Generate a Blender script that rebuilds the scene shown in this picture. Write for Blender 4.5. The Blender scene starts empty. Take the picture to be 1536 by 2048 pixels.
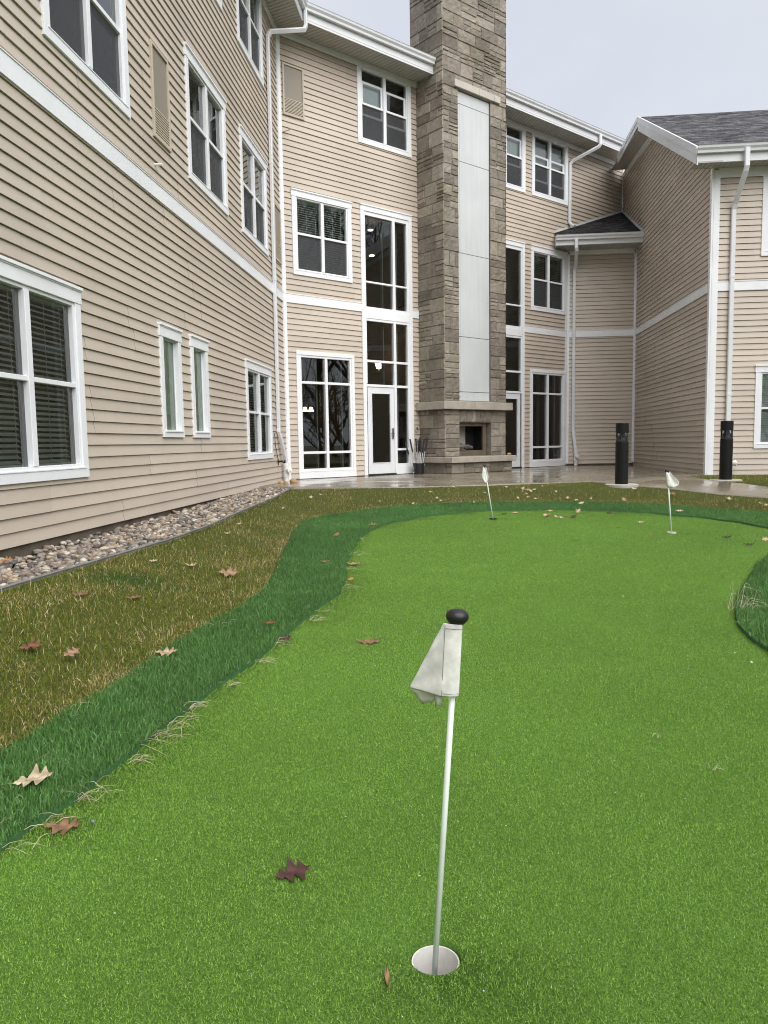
import bpy, math, random
import numpy as np
from math import sin, cos, pi, sqrt, radians, tan
from mathutils import Vector, Matrix
from mathutils.geometry import delaunay_2d_cdt

random.seed(7); RNG = np.random.default_rng(11)
SC = bpy.context.scene
COL = SC.collection

# ------------------------------------------------------------------ camera
CAM_H = 0.744
AL, TH, RO, FPX = radians(5.6), radians(5.35), 0.0152, 1485.0
F_ = np.array([-sin(AL)*cos(TH), cos(AL)*cos(TH), -sin(TH)])
R0 = np.array([cos(AL), sin(AL), 0.0]); U0 = np.cross(R0, F_)
R_ = cos(RO)*R0 - sin(RO)*U0; U_ = cos(RO)*U0 + sin(RO)*R0
CC = np.array([0, 0, CAM_H])

def ray(x, y):
    d = F_*FPX + R_*(x-768) - U_*(y-1024)
    return d/np.linalg.norm(d)
def proj(P):
    d = np.asarray(P, float) - CC; z = d@F_
    return 768+FPX*(d@R_)/z, 1024-FPX*(d@U_)/z
def hit(x, y, n, k):
    d = ray(x, y); n = np.asarray(n, float)
    return CC + d*((k-n@CC)/(n@d))

cam = bpy.data.cameras.new('camera'); camo = bpy.data.objects.new('camera', cam); COL.objects.link(camo)
cam.sensor_fit = 'VERTICAL'; cam.sensor_height = 36.0; cam.lens = FPX/2048*36.0
cam.clip_start = 0.05; cam.clip_end = 2000
M = Matrix(((R_[0], U_[0], -F_[0], 0), (R_[1], U_[1], -F_[1], 0), (R_[2], U_[2], -F_[2], CAM_H), (0, 0, 0, 1)))
camo.matrix_world = M
SC.camera = camo

# ------------------------------------------------------------------ materials
MATS = {}
def nt(name):
    m = bpy.data.materials.new(name); m.use_nodes = True
    t = m.node_tree; t.nodes.clear()
    o = t.nodes.new('ShaderNodeOutputMaterial'); b = t.nodes.new('ShaderNodeBsdfPrincipled')
    t.links.new(b.outputs[0], o.inputs[0]); MATS[name] = m
    return m, t, b, o
def noise(t, scale, detail=4, rough=.55, vec=None):
    n = t.nodes.new('ShaderNodeTexNoise'); n.inputs['Scale'].default_value = scale
    n.inputs['Detail'].default_value = detail; n.inputs['Roughness'].default_value = rough
    if vec is None:
        g = t.nodes.new('ShaderNodeNewGeometry'); vec = g.outputs['Position']
    t.links.new(vec, n.inputs['Vector'])
    return n
def ramp(t, src, stops):
    r = t.nodes.new('ShaderNodeValToRGB'); e = r.color_ramp.elements
    while len(e) < len(stops): e.new(.5)
    for k, (p, c) in zip(e, stops):
        k.position = p; k.color = (c[0], c[1], c[2], 1) if not isinstance(c, (int, float)) else (c, c, c, 1)
    t.links.new(src, r.inputs[0])
    return r
def mixc(t, a, b, fac, mode='MIX'):
    m = t.nodes.new('ShaderNodeMix'); m.data_type = 'RGBA'; m.blend_type = mode
    for sock, val in ((m.inputs[0], fac), (m.inputs[6], a), (m.inputs[7], b)):
        if hasattr(val, 'links'): t.links.new(val, sock)
        elif isinstance(val, (int, float)): sock.default_value = val
        else: sock.default_value = (val[0], val[1], val[2], 1)
    return m.outputs[2]
def bump(t, b, h, strength, dist):
    n = t.nodes.new('ShaderNodeBump'); n.inputs['Strength'].default_value = strength
    n.inputs['Distance'].default_value = dist
    t.links.new(h, n.inputs['Height']); t.links.new(n.outputs[0], b.inputs['Normal'])
def simple(name, col, rough=.5, var=.12, vscale=3.0, bscale=0, bstr=.2, bdist=.002, metal=0, spec=.5, attr=False, r2=None):
    m, t, b, o = nt(name)
    b.inputs['Roughness'].default_value = rough; b.inputs['Metallic'].default_value = metal
    b.inputs['Specular IOR Level'].default_value = spec
    n = noise(t, vscale)
    lo = tuple(c*(1-var) for c in col); hi = tuple(min(1, c*(1+var)) for c in col)
    c = ramp(t, n.outputs[0], [(.3, lo), (.7, hi)]).outputs[0]
    if attr:
        a = t.nodes.new('ShaderNodeAttribute'); a.attribute_name = 'tint'
        c = mixc(t, c, a.outputs['Color'], 1.0, 'MULTIPLY')
    t.links.new(c, b.inputs['Base Color'])
    if r2 is not None:
        n2 = noise(t, vscale*1.7, 5)
        rr = ramp(t, n2.outputs[0], [(.35, rough), (.65, r2)])
        t.links.new(rr.outputs[0], b.inputs['Roughness'])
    if bscale:
        bump(t, b, noise(t, bscale, 6).outputs[0], bstr, bdist)
    return m

simple('siding', (.535, .465, .392), .42, .07, .8, 260, .12, .0012, attr=True)
simple('white_trim', (.84, .86, .89), .4, .04, 2.0)
simple('white_vinyl', (.83, .85, .88), .3, .03, 2.0)
simple('white_door', (.74, .77, .80), .35, .03, 2.0)
simple('gutter_metal', (.73, .745, .77), .32, .05, 1.5)
simple('soffit_vinyl', (.46, .445, .41), .5, .05, 2)
simple('soffit_groove', (.20, .18, .16), .8, .05, 2)
simple('dark_gap', (.02, .02, .02), .9)
simple('room_light', (.45, .44, .39), .9, .2, 1.2)
simple('shade_white', (.60, .68, .68), .8, .05, 7)
simple('reflection_grey', (.40, .40, .44), .8, .05, 7)  # sky reflection painted as a grey panel behind the glass
simple('limestone_light', (.48, .45, .40), .8, .12, 5, 70, .4, .003)
simple('room_dark', (.06, .056, .05), .9, .3, 1.2)
simple('room_warm', (.115, .085, .055), .8, .3, .8)
simple('blind_slat', (.86, .90, .82), .5, .05, 8)
simple('screen', (.020, .022, .025), .75, .2, 30)
simple('vent_panel', (.27, .235, .185), .45, .05, 2)
simple('vent_frame', (.52, .46, .37), .45, .05, 2)
simple('foundation', (.12, .10, .075), .9, .3, 4, 60, .5, .004)
simple('concrete_pad', (.40, .38, .34), .8, .15, 9, 90, .3, .003)
simple('black_metal', (.008, .008, .008), .45, .2, 4, 300, .1, .0008, spec=.25)
simple('black_plastic', (.014, .014, .016), .42, .2, 8)
simple('black_rubber', (.015, .015, .015), .6, .2, 20)
simple('chrome', (.66, .67, .69), .35, .1, 9, metal=.35)
simple('steel_handle', (.45, .45, .46), .3, .1, 9, metal=1)
simple('pole_white', (.68, .75, .69), .3, .05, 20)
simple('cup_white', (.70, .69, .66), .45, .10, 25)
simple('pvc', (.80, .80, .79), .35, .04, 6)
simple('limestone', (.37, .34, .29), .8, .15, 5, 70, .4, .003)
simple('firebox_metal', (.13, .105, .075), .45, .15, 6)
simple('firebox_black', (.010, .010, .011), .8, .3, 9)  # near-black colour of the firebox interior
simple('firebrick', (.42, .40, .37), .9, .15, 5)
simple('log', (.13, .115, .10), .9, .5, 12, 40, .6, .006)
simple('edging', (.16, .16, .15), .6, .25, 6, 60, .3, .003)
simple('box_brown', (.10, .03, .02), .5)
simple('brass', (.2, .18, .15), .4, metal=1)
simple('straw', (.54, .49, .37), .8, .2, 30, attr=True)
simple('blade', (1, 1, 1), .75, .0, 1, attr=True, spec=.2)
simple('fiber_green', (1, 1, 1), .55, .0, 1, attr=True, spec=.25)
simple('river_stone', (1, 1, 1), .5, .16, 14, 90, .25, .003, attr=True, r2=.75)
simple('boulder', (.40, .26, .14), .75, .35, 14, 40, .4, .004)
simple('soil_base', (.03, .027, .018), .95, .3, 5, 60, .6, .01)
simple('far_ground', (.08, .08, .035), .95, .3, .5)
simple('grey_pebble', (.14, .17, .19), .6, .2, 60)
simple('grit', (.62, .64, .62), .6, .2, 60)
simple('leaf', (1, 1, 1), .72, .25, 45, 180, .25, .0012, attr=True)
simple('bark', (.09, .075, .06), .9, .3, 6, 20, .6, .02)

def turf_mat(name, dark, mid, light, scale, bstr, bdist, big=.6):
    m, t, b, o = nt(name)
    b.inputs['Roughness'].default_value = .75; b.inputs['Specular IOR Level'].default_value = .15
    fine = noise(t, scale, 3, .7)
    c = ramp(t, fine.outputs[0], [(.30, dark), (.50, mid), (.72, light)]).outputs[0]
    lg = noise(t, big, 5, .6)
    v = ramp(t, lg.outputs[0], [(.3, .86), (.7, 1.12)]).outputs[0]
    c = mixc(t, c, v, 1.0, 'MULTIPLY')
    t.links.new(c, b.inputs['Base Color'])
    bump(t, b, fine.outputs[0], bstr, bdist)
turf_mat('green_turf', (.034, .080, .011), (.075, .160, .024), (.14, .26, .05), 210, .7, .006)  # base colour darkened to stand in for depth between the fibres
turf_mat('fringe_turf', (.020, .060, .016), (.036, .10, .03), (.06, .14, .05), 120, .8, .01)
turf_mat('lawn_soil', (.026, .032, .007), (.056, .064, .016), (.12, .115, .038), 60, .8, .015, .9)

def concrete_mat():
    m, t, b, o = nt('wet_concrete')
    n1 = noise(t, 1.3, 6, .6); n2 = noise(t, 40, 6, .6); n3 = noise(t, .9, 3, .5)
    c = ramp(t, n1.outputs[0], [(.3, (.165, .143, .108)), (.7, (.265, .232, .176))]).outputs[0]
    sp = ramp(t, n2.outputs[0], [(.3, .86), (.7, 1.1)]).outputs[0]
    t.links.new(mixc(t, c, sp, 1, 'MULTIPLY'), b.inputs['Base Color'])
    t.links.new(ramp(t, n3.outputs[0], [(.38, .08), (.60, .36)]).outputs[0], b.inputs['Roughness'])
    b.inputs['Specular IOR Level'].default_value = .65
    bump(t, b, n2.outputs[0], .08, .002)
concrete_mat()

def stone_mat():
    m, t, b, o = nt('ashlar')
    a = t.nodes.new('ShaderNodeAttribute'); a.attribute_name = 'tint'
    n1 = noise(t, 9, 6, .65); n2 = noise(t, 45, 6, .7); n3 = noise(t, 1.3, 4, .6)
    v = ramp(t, n1.outputs[0], [(.25, .72), (.75, 1.25)]).outputs[0]
    c = mixc(t, a.outputs['Color'], v, 1, 'MULTIPLY')
    st = ramp(t, n3.outputs[0], [(.45, (1, 1, 1)), (.75, (.66, .66, .58))]).outputs[0]
    c = mixc(t, c, st, 1, 'MULTIPLY')
    t.links.new(c, b.inputs['Base Color']); b.inputs['Roughness'].default_value = .85
    b.inputs['Specular IOR Level'].default_value = .3
    bp = t.nodes.new('ShaderNodeMath'); bp.operation = 'ADD'
    t.links.new(n1.outputs[0], bp.inputs[0]); t.links.new(n2.outputs[0], bp.inputs[1])
    bump(t, b, bp.outputs[0], .6, .012)
stone_mat()

def panel_mat():
    m, t, b, o = nt('panel_white')
    g = t.nodes.new('ShaderNodeNewGeometry'); mp = t.nodes.new('ShaderNodeMapping'); mp.inputs['Scale'].default_value = (14, 14, .7)
    t.links.new(g.outputs['Position'], mp.inputs['Vector'])
    n1 = noise(t, 1.0, 6, .6, mp.outputs[0]); n2 = noise(t, .9, 4)
    c = ramp(t, n2.outputs[0], [(.3, (.52, .55, .56)), (.7, (.60, .63, .635))]).outputs[0]
    v = ramp(t, n1.outputs[0], [(.35, .94), (.6, 1.0)]).outputs[0]
    t.links.new(mixc(t, c, v, 1, 'MULTIPLY'), b.inputs['Base Color']); b.inputs['Roughness'].default_value = .5
panel_mat()

def shingle_mat(name, lo, hi):
    m, t, b, o = nt(name)
    tc = t.nodes.new('ShaderNodeTexCoord')
    br = t.nodes.new('ShaderNodeTexBrick')
    t.links.new(tc.outputs['UV'], br.inputs['Vector'])
    br.inputs['Scale'].default_value = 1; br.inputs['Mortar Size'].default_value = .006
    br.inputs['Brick Width'].default_value = .30; br.inputs['Row Height'].default_value = .14
    br.inputs['Color1'].default_value = (*lo, 1); br.inputs['Color2'].default_value = (*hi, 1)
    br.inputs['Mortar'].default_value = (lo[0]*.4, lo[1]*.4, lo[2]*.4, 1); br.offset = .37
    n = noise(t, 5, 5, .7)
    v = ramp(t, n.outputs[0], [(.3, .45), (.7, 1.7)]).outputs[0]
    g = noise(t, 150, 3, .7)
    v2 = ramp(t, g.outputs[0], [(.3, .7), (.7, 1.3)]).outputs[0]
    c = mixc(t, mixc(t, br.outputs['Color'], v, 1, 'MULTIPLY'), v2, 1, 'MULTIPLY')
    t.links.new(c, b.inputs['Base Color']); b.inputs['Roughness'].default_value = .95; b.inputs['Specular IOR Level'].default_value = .08
    bump(t, b, br.outputs['Fac'], -.8, .012)
shingle_mat('shingle_grey', (.042, .042, .045), (.12, .12, .128))
shingle_mat('shingle_dark', (.018, .017, .018), (.05, .048, .05))

def glass_mat(name, tint, boost):
    m, t, b, o = nt(name); t.nodes.remove(b)
    tr = t.nodes.new('ShaderNodeBsdfTransparent'); tr.inputs[0].default_value = (*tint, 1)
    gl = t.nodes.new('ShaderNodeBsdfGlossy'); gl.inputs['Roughness'].default_value = .004
    gl.inputs[0].default_value = (.93, .97, .96, 1)
    fr = t.nodes.new('ShaderNodeFresnel'); fr.inputs[0].default_value = boost
    mx = t.nodes.new('ShaderNodeMixShader')
    ma = t.nodes.new('ShaderNodeMath'); ma.operation = 'MULTIPLY_ADD'; ma.inputs[1].default_value = 1.2; ma.inputs[2].default_value = .02; ma.use_clamp = True
    t.links.new(fr.outputs[0], ma.inputs[0]); t.links.new(ma.outputs[0], mx.inputs[0]); t.links.new(tr.outputs[0], mx.inputs[1]); t.links.new(gl.outputs[0], mx.inputs[2])
    t.links.new(mx.outputs[0], o.inputs[0])
glass_mat('glass', (.90, .97, .93), 1.72)
glass_mat('frosted', (.93, .98, .95), 1.5)

def emit(name, col, s):
    m, t, b, o = nt(name)
    b.inputs['Base Color'].default_value = (*col, 1)
    b.inputs['Emission Color'].default_value = (*col, 1); b.inputs['Emission Strength'].default_value = s
emit('lamp_glow', (1.0, .72, .36), 1.6)
emit('ceiling_glow', (1.0, .9, .66), 2.0)

def cloth_mat():
    m, t, b, o = nt('flag_cloth')
    n1 = noise(t, 22, 5, .6); n2 = noise(t, 160, 4, .7); n3 = noise(t, 9, 3)
    c = ramp(t, n1.outputs[0], [(.32, (.56, .55, .53)), (.62, (.78, .77, .74))]).outputs[0]
    s = ramp(t, n2.outputs[0], [(.26, (.50, .50, .49)), (.36, (1, 1, 1))]).outputs[0]
    c = mixc(t, c, s, 1, 'MULTIPLY')
    t.links.new(c, b.inputs['Base Color']); b.inputs['Roughness'].default_value = .85
    b.inputs['Specular IOR Level'].default_value = .15
    bump(t, b, n3.outputs[0], .3, .004)
cloth_mat()
simple('cloth_inner', (.62, .60, .52), .85, .12, 20)

# ------------------------------------------------------------------ mesh helpers
ROOTLOC = {}
def tag(o, label=None, cat=None, group=None, kind=None):
    if label: o['label'] = label
    if cat: o['category'] = cat
    if group: o['group'] = group
    if kind: o['kind'] = kind
    return o
def wloc(o):
    v = Vector((0, 0, 0))
    while o is not None:
        v += o.location; o = o.parent
    return v
def empty(name, loc, label=None, cat=None, group=None):
    o = bpy.data.objects.new(name, None); o.empty_display_size = .2; COL.objects.link(o); o.location = loc
    return tag(o, label, cat, group)

class MB:
    def __init__(s): s.v = []; s.f = []; s.c = []; s.n = 0; s.uv = None
    def add(s, verts, faces, col=None):
        k = s.n
        s.v.extend([tuple(map(float, p)) for p in verts]); s.n += len(verts)
        s.f.extend([tuple(i+k for i in f) for f in faces])
        s.c.extend([col if col is not None else (1, 1, 1)]*len(verts))
        return s
    def quad(s, a, b, c, d, col=None): return s.add([a, b, c, d], [(0, 1, 2, 3)], col)
    def hexa(s, p, col=None):   # p: 8 pts, bottom 4 then top 4
        return s.add(p, [(0, 3, 2, 1), (4, 5, 6, 7), (0, 1, 5, 4), (1, 2, 6, 5), (2, 3, 7, 6), (3, 0, 4, 7)], col)
    def box(s, x0, x1, y0, y1, z0, z1, col=None):
        return s.hexa([(x0, y0, z0), (x1, y0, z0), (x1, y1, z0), (x0, y1, z0), (x0, y0, z1), (x1, y0, z1), (x1, y1, z1), (x0, y1, z1)], col)
    def fb(s, fr, u0, u1, z0, z1, d0, d1, col=None):
        P = fr.p
        return s.hexa([P(u0, z0, d1), P(u1, z0, d1), P(u1, z0, d0), P(u0, z0, d0), P(u0, z1, d1), P(u1, z1, d1), P(u1, z1, d0), P(u0, z1, d0)], col)
    def sweep(s, path, prof, closed=True, cap=True, up=(0, 0, 1), col=None, sizes=None):
        # prof: list of (a,b) offsets along side / normal; path: pts
        path = [Vector(p) for p in path]; n = len(path); rings = []
        for i, p in enumerate(path):
            if i == 0: t = (path[1]-p).normalized(); k = 1
            elif i == n-1: t = (p-path[-2]).normalized(); k = 1
            else:
                t1 = (p-path[i-1]).normalized(); t2 = (path[i+1]-p).normalized(); t = (t1+t2).normalized(); k = 1/max(.5, t.dot(t1))
            u = Vector(up)
            if abs(t.dot(u)) > .995: u = Vector((0.37, 1, 0)).normalized()
            a = t.cross(u).normalized(); b = a.cross(t).normalized()
            sz = 1 if sizes is None else sizes[i]
            rings.append([p + a*q[0]*sz*1 + b*q[1]*sz for q in prof])
        m = len(prof); V = [q for r in rings for q in r]; Fc = []
        for i in range(n-1):
            for j in range(m if closed else m-1):
                j2 = (j+1) % m
                Fc.append((i*m+j, i*m+j2, (i+1)*m+j2, (i+1)*m+j))
        if cap and closed:
            Fc.append(tuple(range(m-1, -1, -1))); Fc.append(tuple((n-1)*m+j for j in range(m)))
        return s.add(V, Fc, col)
    def tube(s, path, r, seg=8, sizes=None, col=None):
        return s.sweep(path, [(r*cos(2*pi*k/seg), r*sin(2*pi*k/seg)) for k in range(seg)], sizes=sizes, col=col)
    def lathe(s, prof, o=(0, 0, 0), seg=24, axis=None, col=None):
        V = []; Fc = []; n = len(prof)
        if axis is None: A, B, Cx = Vector((1, 0, 0)), Vector((0, 1, 0)), Vector((0, 0, 1))
        else:
            Cx = Vector(axis).normalized(); A = Cx.orthogonal().normalized(); B = Cx.cross(A)
        o = Vector(o)
        for k in range(seg):
            a = 2*pi*k/seg
            for r, z in prof: V.append(o + A*(r*cos(a)) + B*(r*sin(a)) + Cx*z)
        for k in range(seg):
            k2 = (k+1) % seg
            for j in range(n-1): Fc.append((k*n+j, k2*n+j, k2*n+j+1, k*n+j+1))
        return s.add(V, Fc, col)
    def build(s, name, mat, parent=None, smooth=False, label=None, bevel=0, uv=None):
        me = bpy.data.meshes.new(name)
        me.from_pydata(s.v, [], s.f)
        if any(c != (1, 1, 1) for c in s.c):
            a = me.attributes.new('tint', 'FLOAT_COLOR', 'POINT')
            a.data.foreach_set('color', np.array([(c[0], c[1], c[2], 1) for c in s.c], dtype=np.float32).ravel())
        elif MATS[mat].node_tree.nodes.get('Attribute'):
            a = me.attributes.new('tint', 'FLOAT_COLOR', 'POINT')
            a.data.foreach_set('color', np.ones(4*len(s.v), dtype=np.float32))
        if uv is not None:
            l = me.uv_layers.new(name='UVMap')
            for lp in me.loops: l.data[lp.index].uv = uv(s.v[lp.vertex_index])
        me.materials.append(MATS[mat])
        if smooth: me.polygons.foreach_set('use_smooth', [True]*len(me.polygons))
        me.update()
        o = bpy.data.objects.new(name, me); COL.objects.link(o)
        if parent is not None:
            o.parent = parent; o.location = -wloc(parent)
        if bevel:
            b = o.modifiers.new('bevel', 'BEVEL'); b.width = bevel; b.segments = 2; b.limit_method = 'ANGLE'
        if label: o['label'] = label
        return o

def big_mesh(name, V, tris, mat, tint=None, parent=None, smooth=False):
    """numpy mesh of triangles"""
    me = bpy.data.meshes.new(name)
    V = np.ascontiguousarray(V, dtype=np.float32); T = np.ascontiguousarray(tris, dtype=np.int32)
    me.vertices.add(len(V)); me.vertices.foreach_set('co', V.ravel())
    me.loops.add(T.size); me.loops.foreach_set('vertex_index', T.ravel())
    me.polygons.add(len(T)); me.polygons.foreach_set('loop_start', np.arange(0, T.size, 3, dtype=np.int32))
    if smooth: me.polygons.foreach_set('use_smooth', np.ones(len(T), dtype=bool))
    if tint is not None:
        a = me.attributes.new('tint', 'FLOAT_COLOR', 'POINT')
        a.data.foreach_set('color', np.ascontiguousarray(np.concatenate([tint, np.ones((len(tint), 1))], 1), dtype=np.float32).ravel())
    me.materials.append(MATS[mat]); me.update(calc_edges=True); me.validate()
    o = bpy.data.objects.new(name, me); COL.objects.link(o)
    if parent is not None: o.parent = parent; o.location = -wloc(parent)
    return o

class Frame:
    def __init__(s, O, U, N): s.O = Vector(O); s.U = Vector(U).normalized(); s.N = Vector(N).normalized()
    def p(s, u, z, d=0): return s.O + s.U*u + s.N*d + Vector((0, 0, z))
A_ = 3.51; KB = -18.75; CY = -A_-KB          # left wall X = -A_, back wall X-Y = KB
LW = Frame((-A_, 0, 0), (0, 1, 0), (1, 0, 0))
BW = Frame((-A_, CY, 0), (1, 1, 0), (1, -1, 0))
XR = 5.06; YB = 21.90; YF = 15.68
BAY = Frame((0, YB, 0), (1, 0, 0), (0, -1, 0))
RS = Frame((XR, 0, 0), (0, 1, 0), (-1, 0, 0))
RF = Frame((0, YF, 0), (1, 0, 0), (0, -1, 0))

# ------------------------------------------------------------------ building
bld = empty('residence_building', (-A_, CY, 0), 'three storey beige vinyl sided residence with white trim and stone chimney around the green', 'building')
EXPO = .1143; LIP = .019
def siding(fr, u0, u1, z0, z1, openings, label, top=None, seed=1):
    rnd = random.Random(seed); mb = MB(); n = int(math.ceil((z1-z0)/EXPO))
    seams = []; tint = []
    for k in range((n+1)//2+1):
        off = rnd.uniform(0, 3.6); seams.append([u0-4+off+3.66*j for j in range(0, 14)])
        tint.append([1+rnd.uniform(-.05, .05) for _ in range(16)])
    for k in range(n):
        c0 = z0+k*EXPO; c1 = min(c0+EXPO, z1)
        zs = {c0, c1}
        for (a, b, p, q) in openings:
            for z in (p, q):
                if c0 < z < c1: zs.add(z)
        zs = sorted(zs)
        uu0 = u0
        uu1 = u1
        if top is not None: uu0 = top(c0)
        for za, zb in zip(zs[:-1], zs[1:]):
            segs = [(uu0, uu1)]
            zm = (za+zb)/2
            for (a, b, p, q) in openings:
                if p <= zm <= q:
                    ns = []
                    for s, e in segs:
                        if b <= s or a >= e: ns.append((s, e)); continue
                        if a > s: ns.append((s, a))
                        if b < e: ns.append((b, e))
                    segs = ns
            sm = seams[k//2]
            for s, e in segs:
                cuts = [s]+[x for x in sm if s+.05 < x < e-.05]+[e]
                for a, b in zip(cuts[:-1], cuts[1:]):
                    j = sum(1 for x in sm if x <= a+1e-6)
                    o = .0028*(j % 2); tn = tint[k//2][j % 16]; c = (tn, tn, tn*.995)
                    def off(z): return o + LIP*(1-(z-c0)/EXPO)**1.0 + .001
                    SLOT = .005 if zb == c1 and zb-za > .012 else 0
                    zt_ = zb-SLOT
                    da, db = off(za), off(zt_)
                    mb.add([fr.p(a, za, da), fr.p(b, za, da), fr.p(b, zt_, db), fr.p(a, zt_, db)], [(0, 1, 2, 3)], c)
                    if za == c0:
                        mb.add([fr.p(a, za, -.020), fr.p(b, za, -.020), fr.p(b, za, da), fr.p(a, za, da)], [(0, 1, 2, 3)], c)
                    if zb == c1:
                        mb.add([fr.p(a, zt_, db), fr.p(b, zt_, db), fr.p(b, zt_, -.020), fr.p(a, zt_, -.020)], [(0, 1, 2, 3)], c)
                        mb.add([fr.p(a, zt_, -.020), fr.p(b, zt_, -.020), fr.p(b, zb, -.020), fr.p(a, zb, -.020)], [(0, 1, 2, 3)], c)
                    if o and a > s+1e-6: mb.add([fr.p(a, za, 0), fr.p(a, za, da), fr.p(a, zb, db), fr.p(a, zb, 0)], [(0, 1, 2, 3)], (.42, .42, .42))
                    if o and b < e-1e-6: mb.add([fr.p(b, za, da), fr.p(b, za, 0), fr.p(b, zb, 0), fr.p(b, zb, db)], [(0, 1, 2, 3)], (.42, .42, .42))
    return mb.build('siding_wall', 'siding', bld, label=label)

OPEN = {'L': [], 'B': [], 'RF': [], 'RS': [], 'BAY': []}
def box_room(fr, u0, u1, z0, z1, d0, d1, parent, mat='room_dark'):
    mb = MB(); P = fr.p
    mb.quad(P(u0, z0, d1), P(u1, z0, d1), P(u1, z1, d1), P(u0, z1, d1))
    mb.quad(P(u0, z0, d0), P(u0, z0, d1), P(u0, z1, d1), P(u0, z1, d0))
    mb.quad(P(u1, z0, d1), P(u1, z0, d0), P(u1, z1, d0), P(u1, z1, d1))
    mb.quad(P(u0, z1, d1), P(u1, z1, d1), P(u1, z1, d0), P(u0, z1, d0))
    mb.quad(P(u0, z0, d0), P(u1, z0, d0), P(u1, z0, d1), P(u0, z0, d1))
    return mb.build('room_interior', mat, parent)

def casing(fr, key, u0, u1, z0, z1, l, r, t, b, head, label, d=.034, name='window'):
    """flat boards round the opening; head = tall header board with a cap strip"""
    mb = MB()
    mb.fb(fr, u0, u0+l, z0+b, z1-t, -.02, d); mb.fb(fr, u1-r, u1, z0+b, z1-t, -.02, d)
    mb.fb(fr, u0, u1, z0, z0+b, -.02, d+.003)
    mb.fb(fr, u0+l*.55, u1-r*.55, z0+b-.012, z0+b+.002, d+.003, d+.009)
    if head:
        mb.fb(fr, u0-.012, u1+.012, z1-t, z1-.028, -.02, d+.006)
        mb.fb(fr, u0-.016, u1+.016, z1-.028, z1, -.02, d+.026)
        mb.fb(fr, u0-.012, u1+.012, z1-.040, z1-.028, d+.006, d+.014)
    else:
        mb.fb(fr, u0, u1, z1-t, z1, -.02, d+.003)
    OPEN[key].append((u0+l*.6, u1-r*.6, z0+b*.6, z1-t*.6))
    return mb.build(name, 'white_trim', bld, label=label, bevel=.004)

def bars(fr, us, zs, u0, u1, z0, z1, fw, d0, d1, parent, name='sash_frame', vw=.075, hw=.042, mat='white_vinyl'):
    mb = MB()
    mb.fb(fr, u0, u0+fw, z0, z1, d0, d1); mb.fb(fr, u1-fw, u1, z0, z1, d0, d1)
    mb.fb(fr, u0+fw, u1-fw, z0, z0+fw, d0, d1-.002); mb.fb(fr, u0+fw, u1-fw, z1-fw, z1, d0, d1-.002)
    for u in us: mb.fb(fr, u-vw/2, u+vw/2, z0+fw, z1-fw, d0+.001, d1+.006)
    for z in zs:
        e = sorted([u0+fw]+[x for u in us for x in (u-vw/2, u+vw/2)]+[u1-fw])
        for a, b in zip(e[0::2], e[1::2]): mb.fb(fr, a, b, z-hw/2, z+hw/2, d0+.002, d1-.004)
    return mb.build(name, mat, parent, bevel=.004)
def glass(fr, rects, d, parent, mat='glass'):
    mb = MB()
    for (a, b, p, q) in rects: mb.quad(fr.p(a, p, d), fr.p(b, p, d), fr.p(b, q, d), fr.p(a, q, d))
    return mb.build('glass_pane', mat, parent)
def blind(fr, u0, u1, z0, z1, d, parent, tilt=35, pitch=.046, gap_bottom=0):
    mb = MB(); w = .048; n = int((z1-z0-gap_bottom)/pitch); a = radians(tilt)
    for k in range(n):
        z = z1-.05-k*pitch
        if z < z0+gap_bottom: break
        jz = random.uniform(-.002, .002)
        dx, dz = w/2*cos(a), w/2*sin(a)
        mb.quad(fr.p(u0, z-dz+jz, d+dx), fr.p(u1, z-dz-jz, d+dx), fr.p(u1, z+dz-jz, d-dx), fr.p(u0, z+dz+jz, d-dx))
    mb.fb(fr, u0, u1, z1-.045, z1, d-.03, d+.03)
    if gap_bottom == 0: mb.fb(fr, u0, u1, z0+.01, z0+.03, d-.025, d+.025)
    for f in (.12, .5, .88):
        u = u0+(u1-u0)*f; mb.fb(fr, u-.003, u+.003, z0+.02, z1, d+.026, d+.029)
    return mb.build('window_blind', 'blind_slat', parent)

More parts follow.
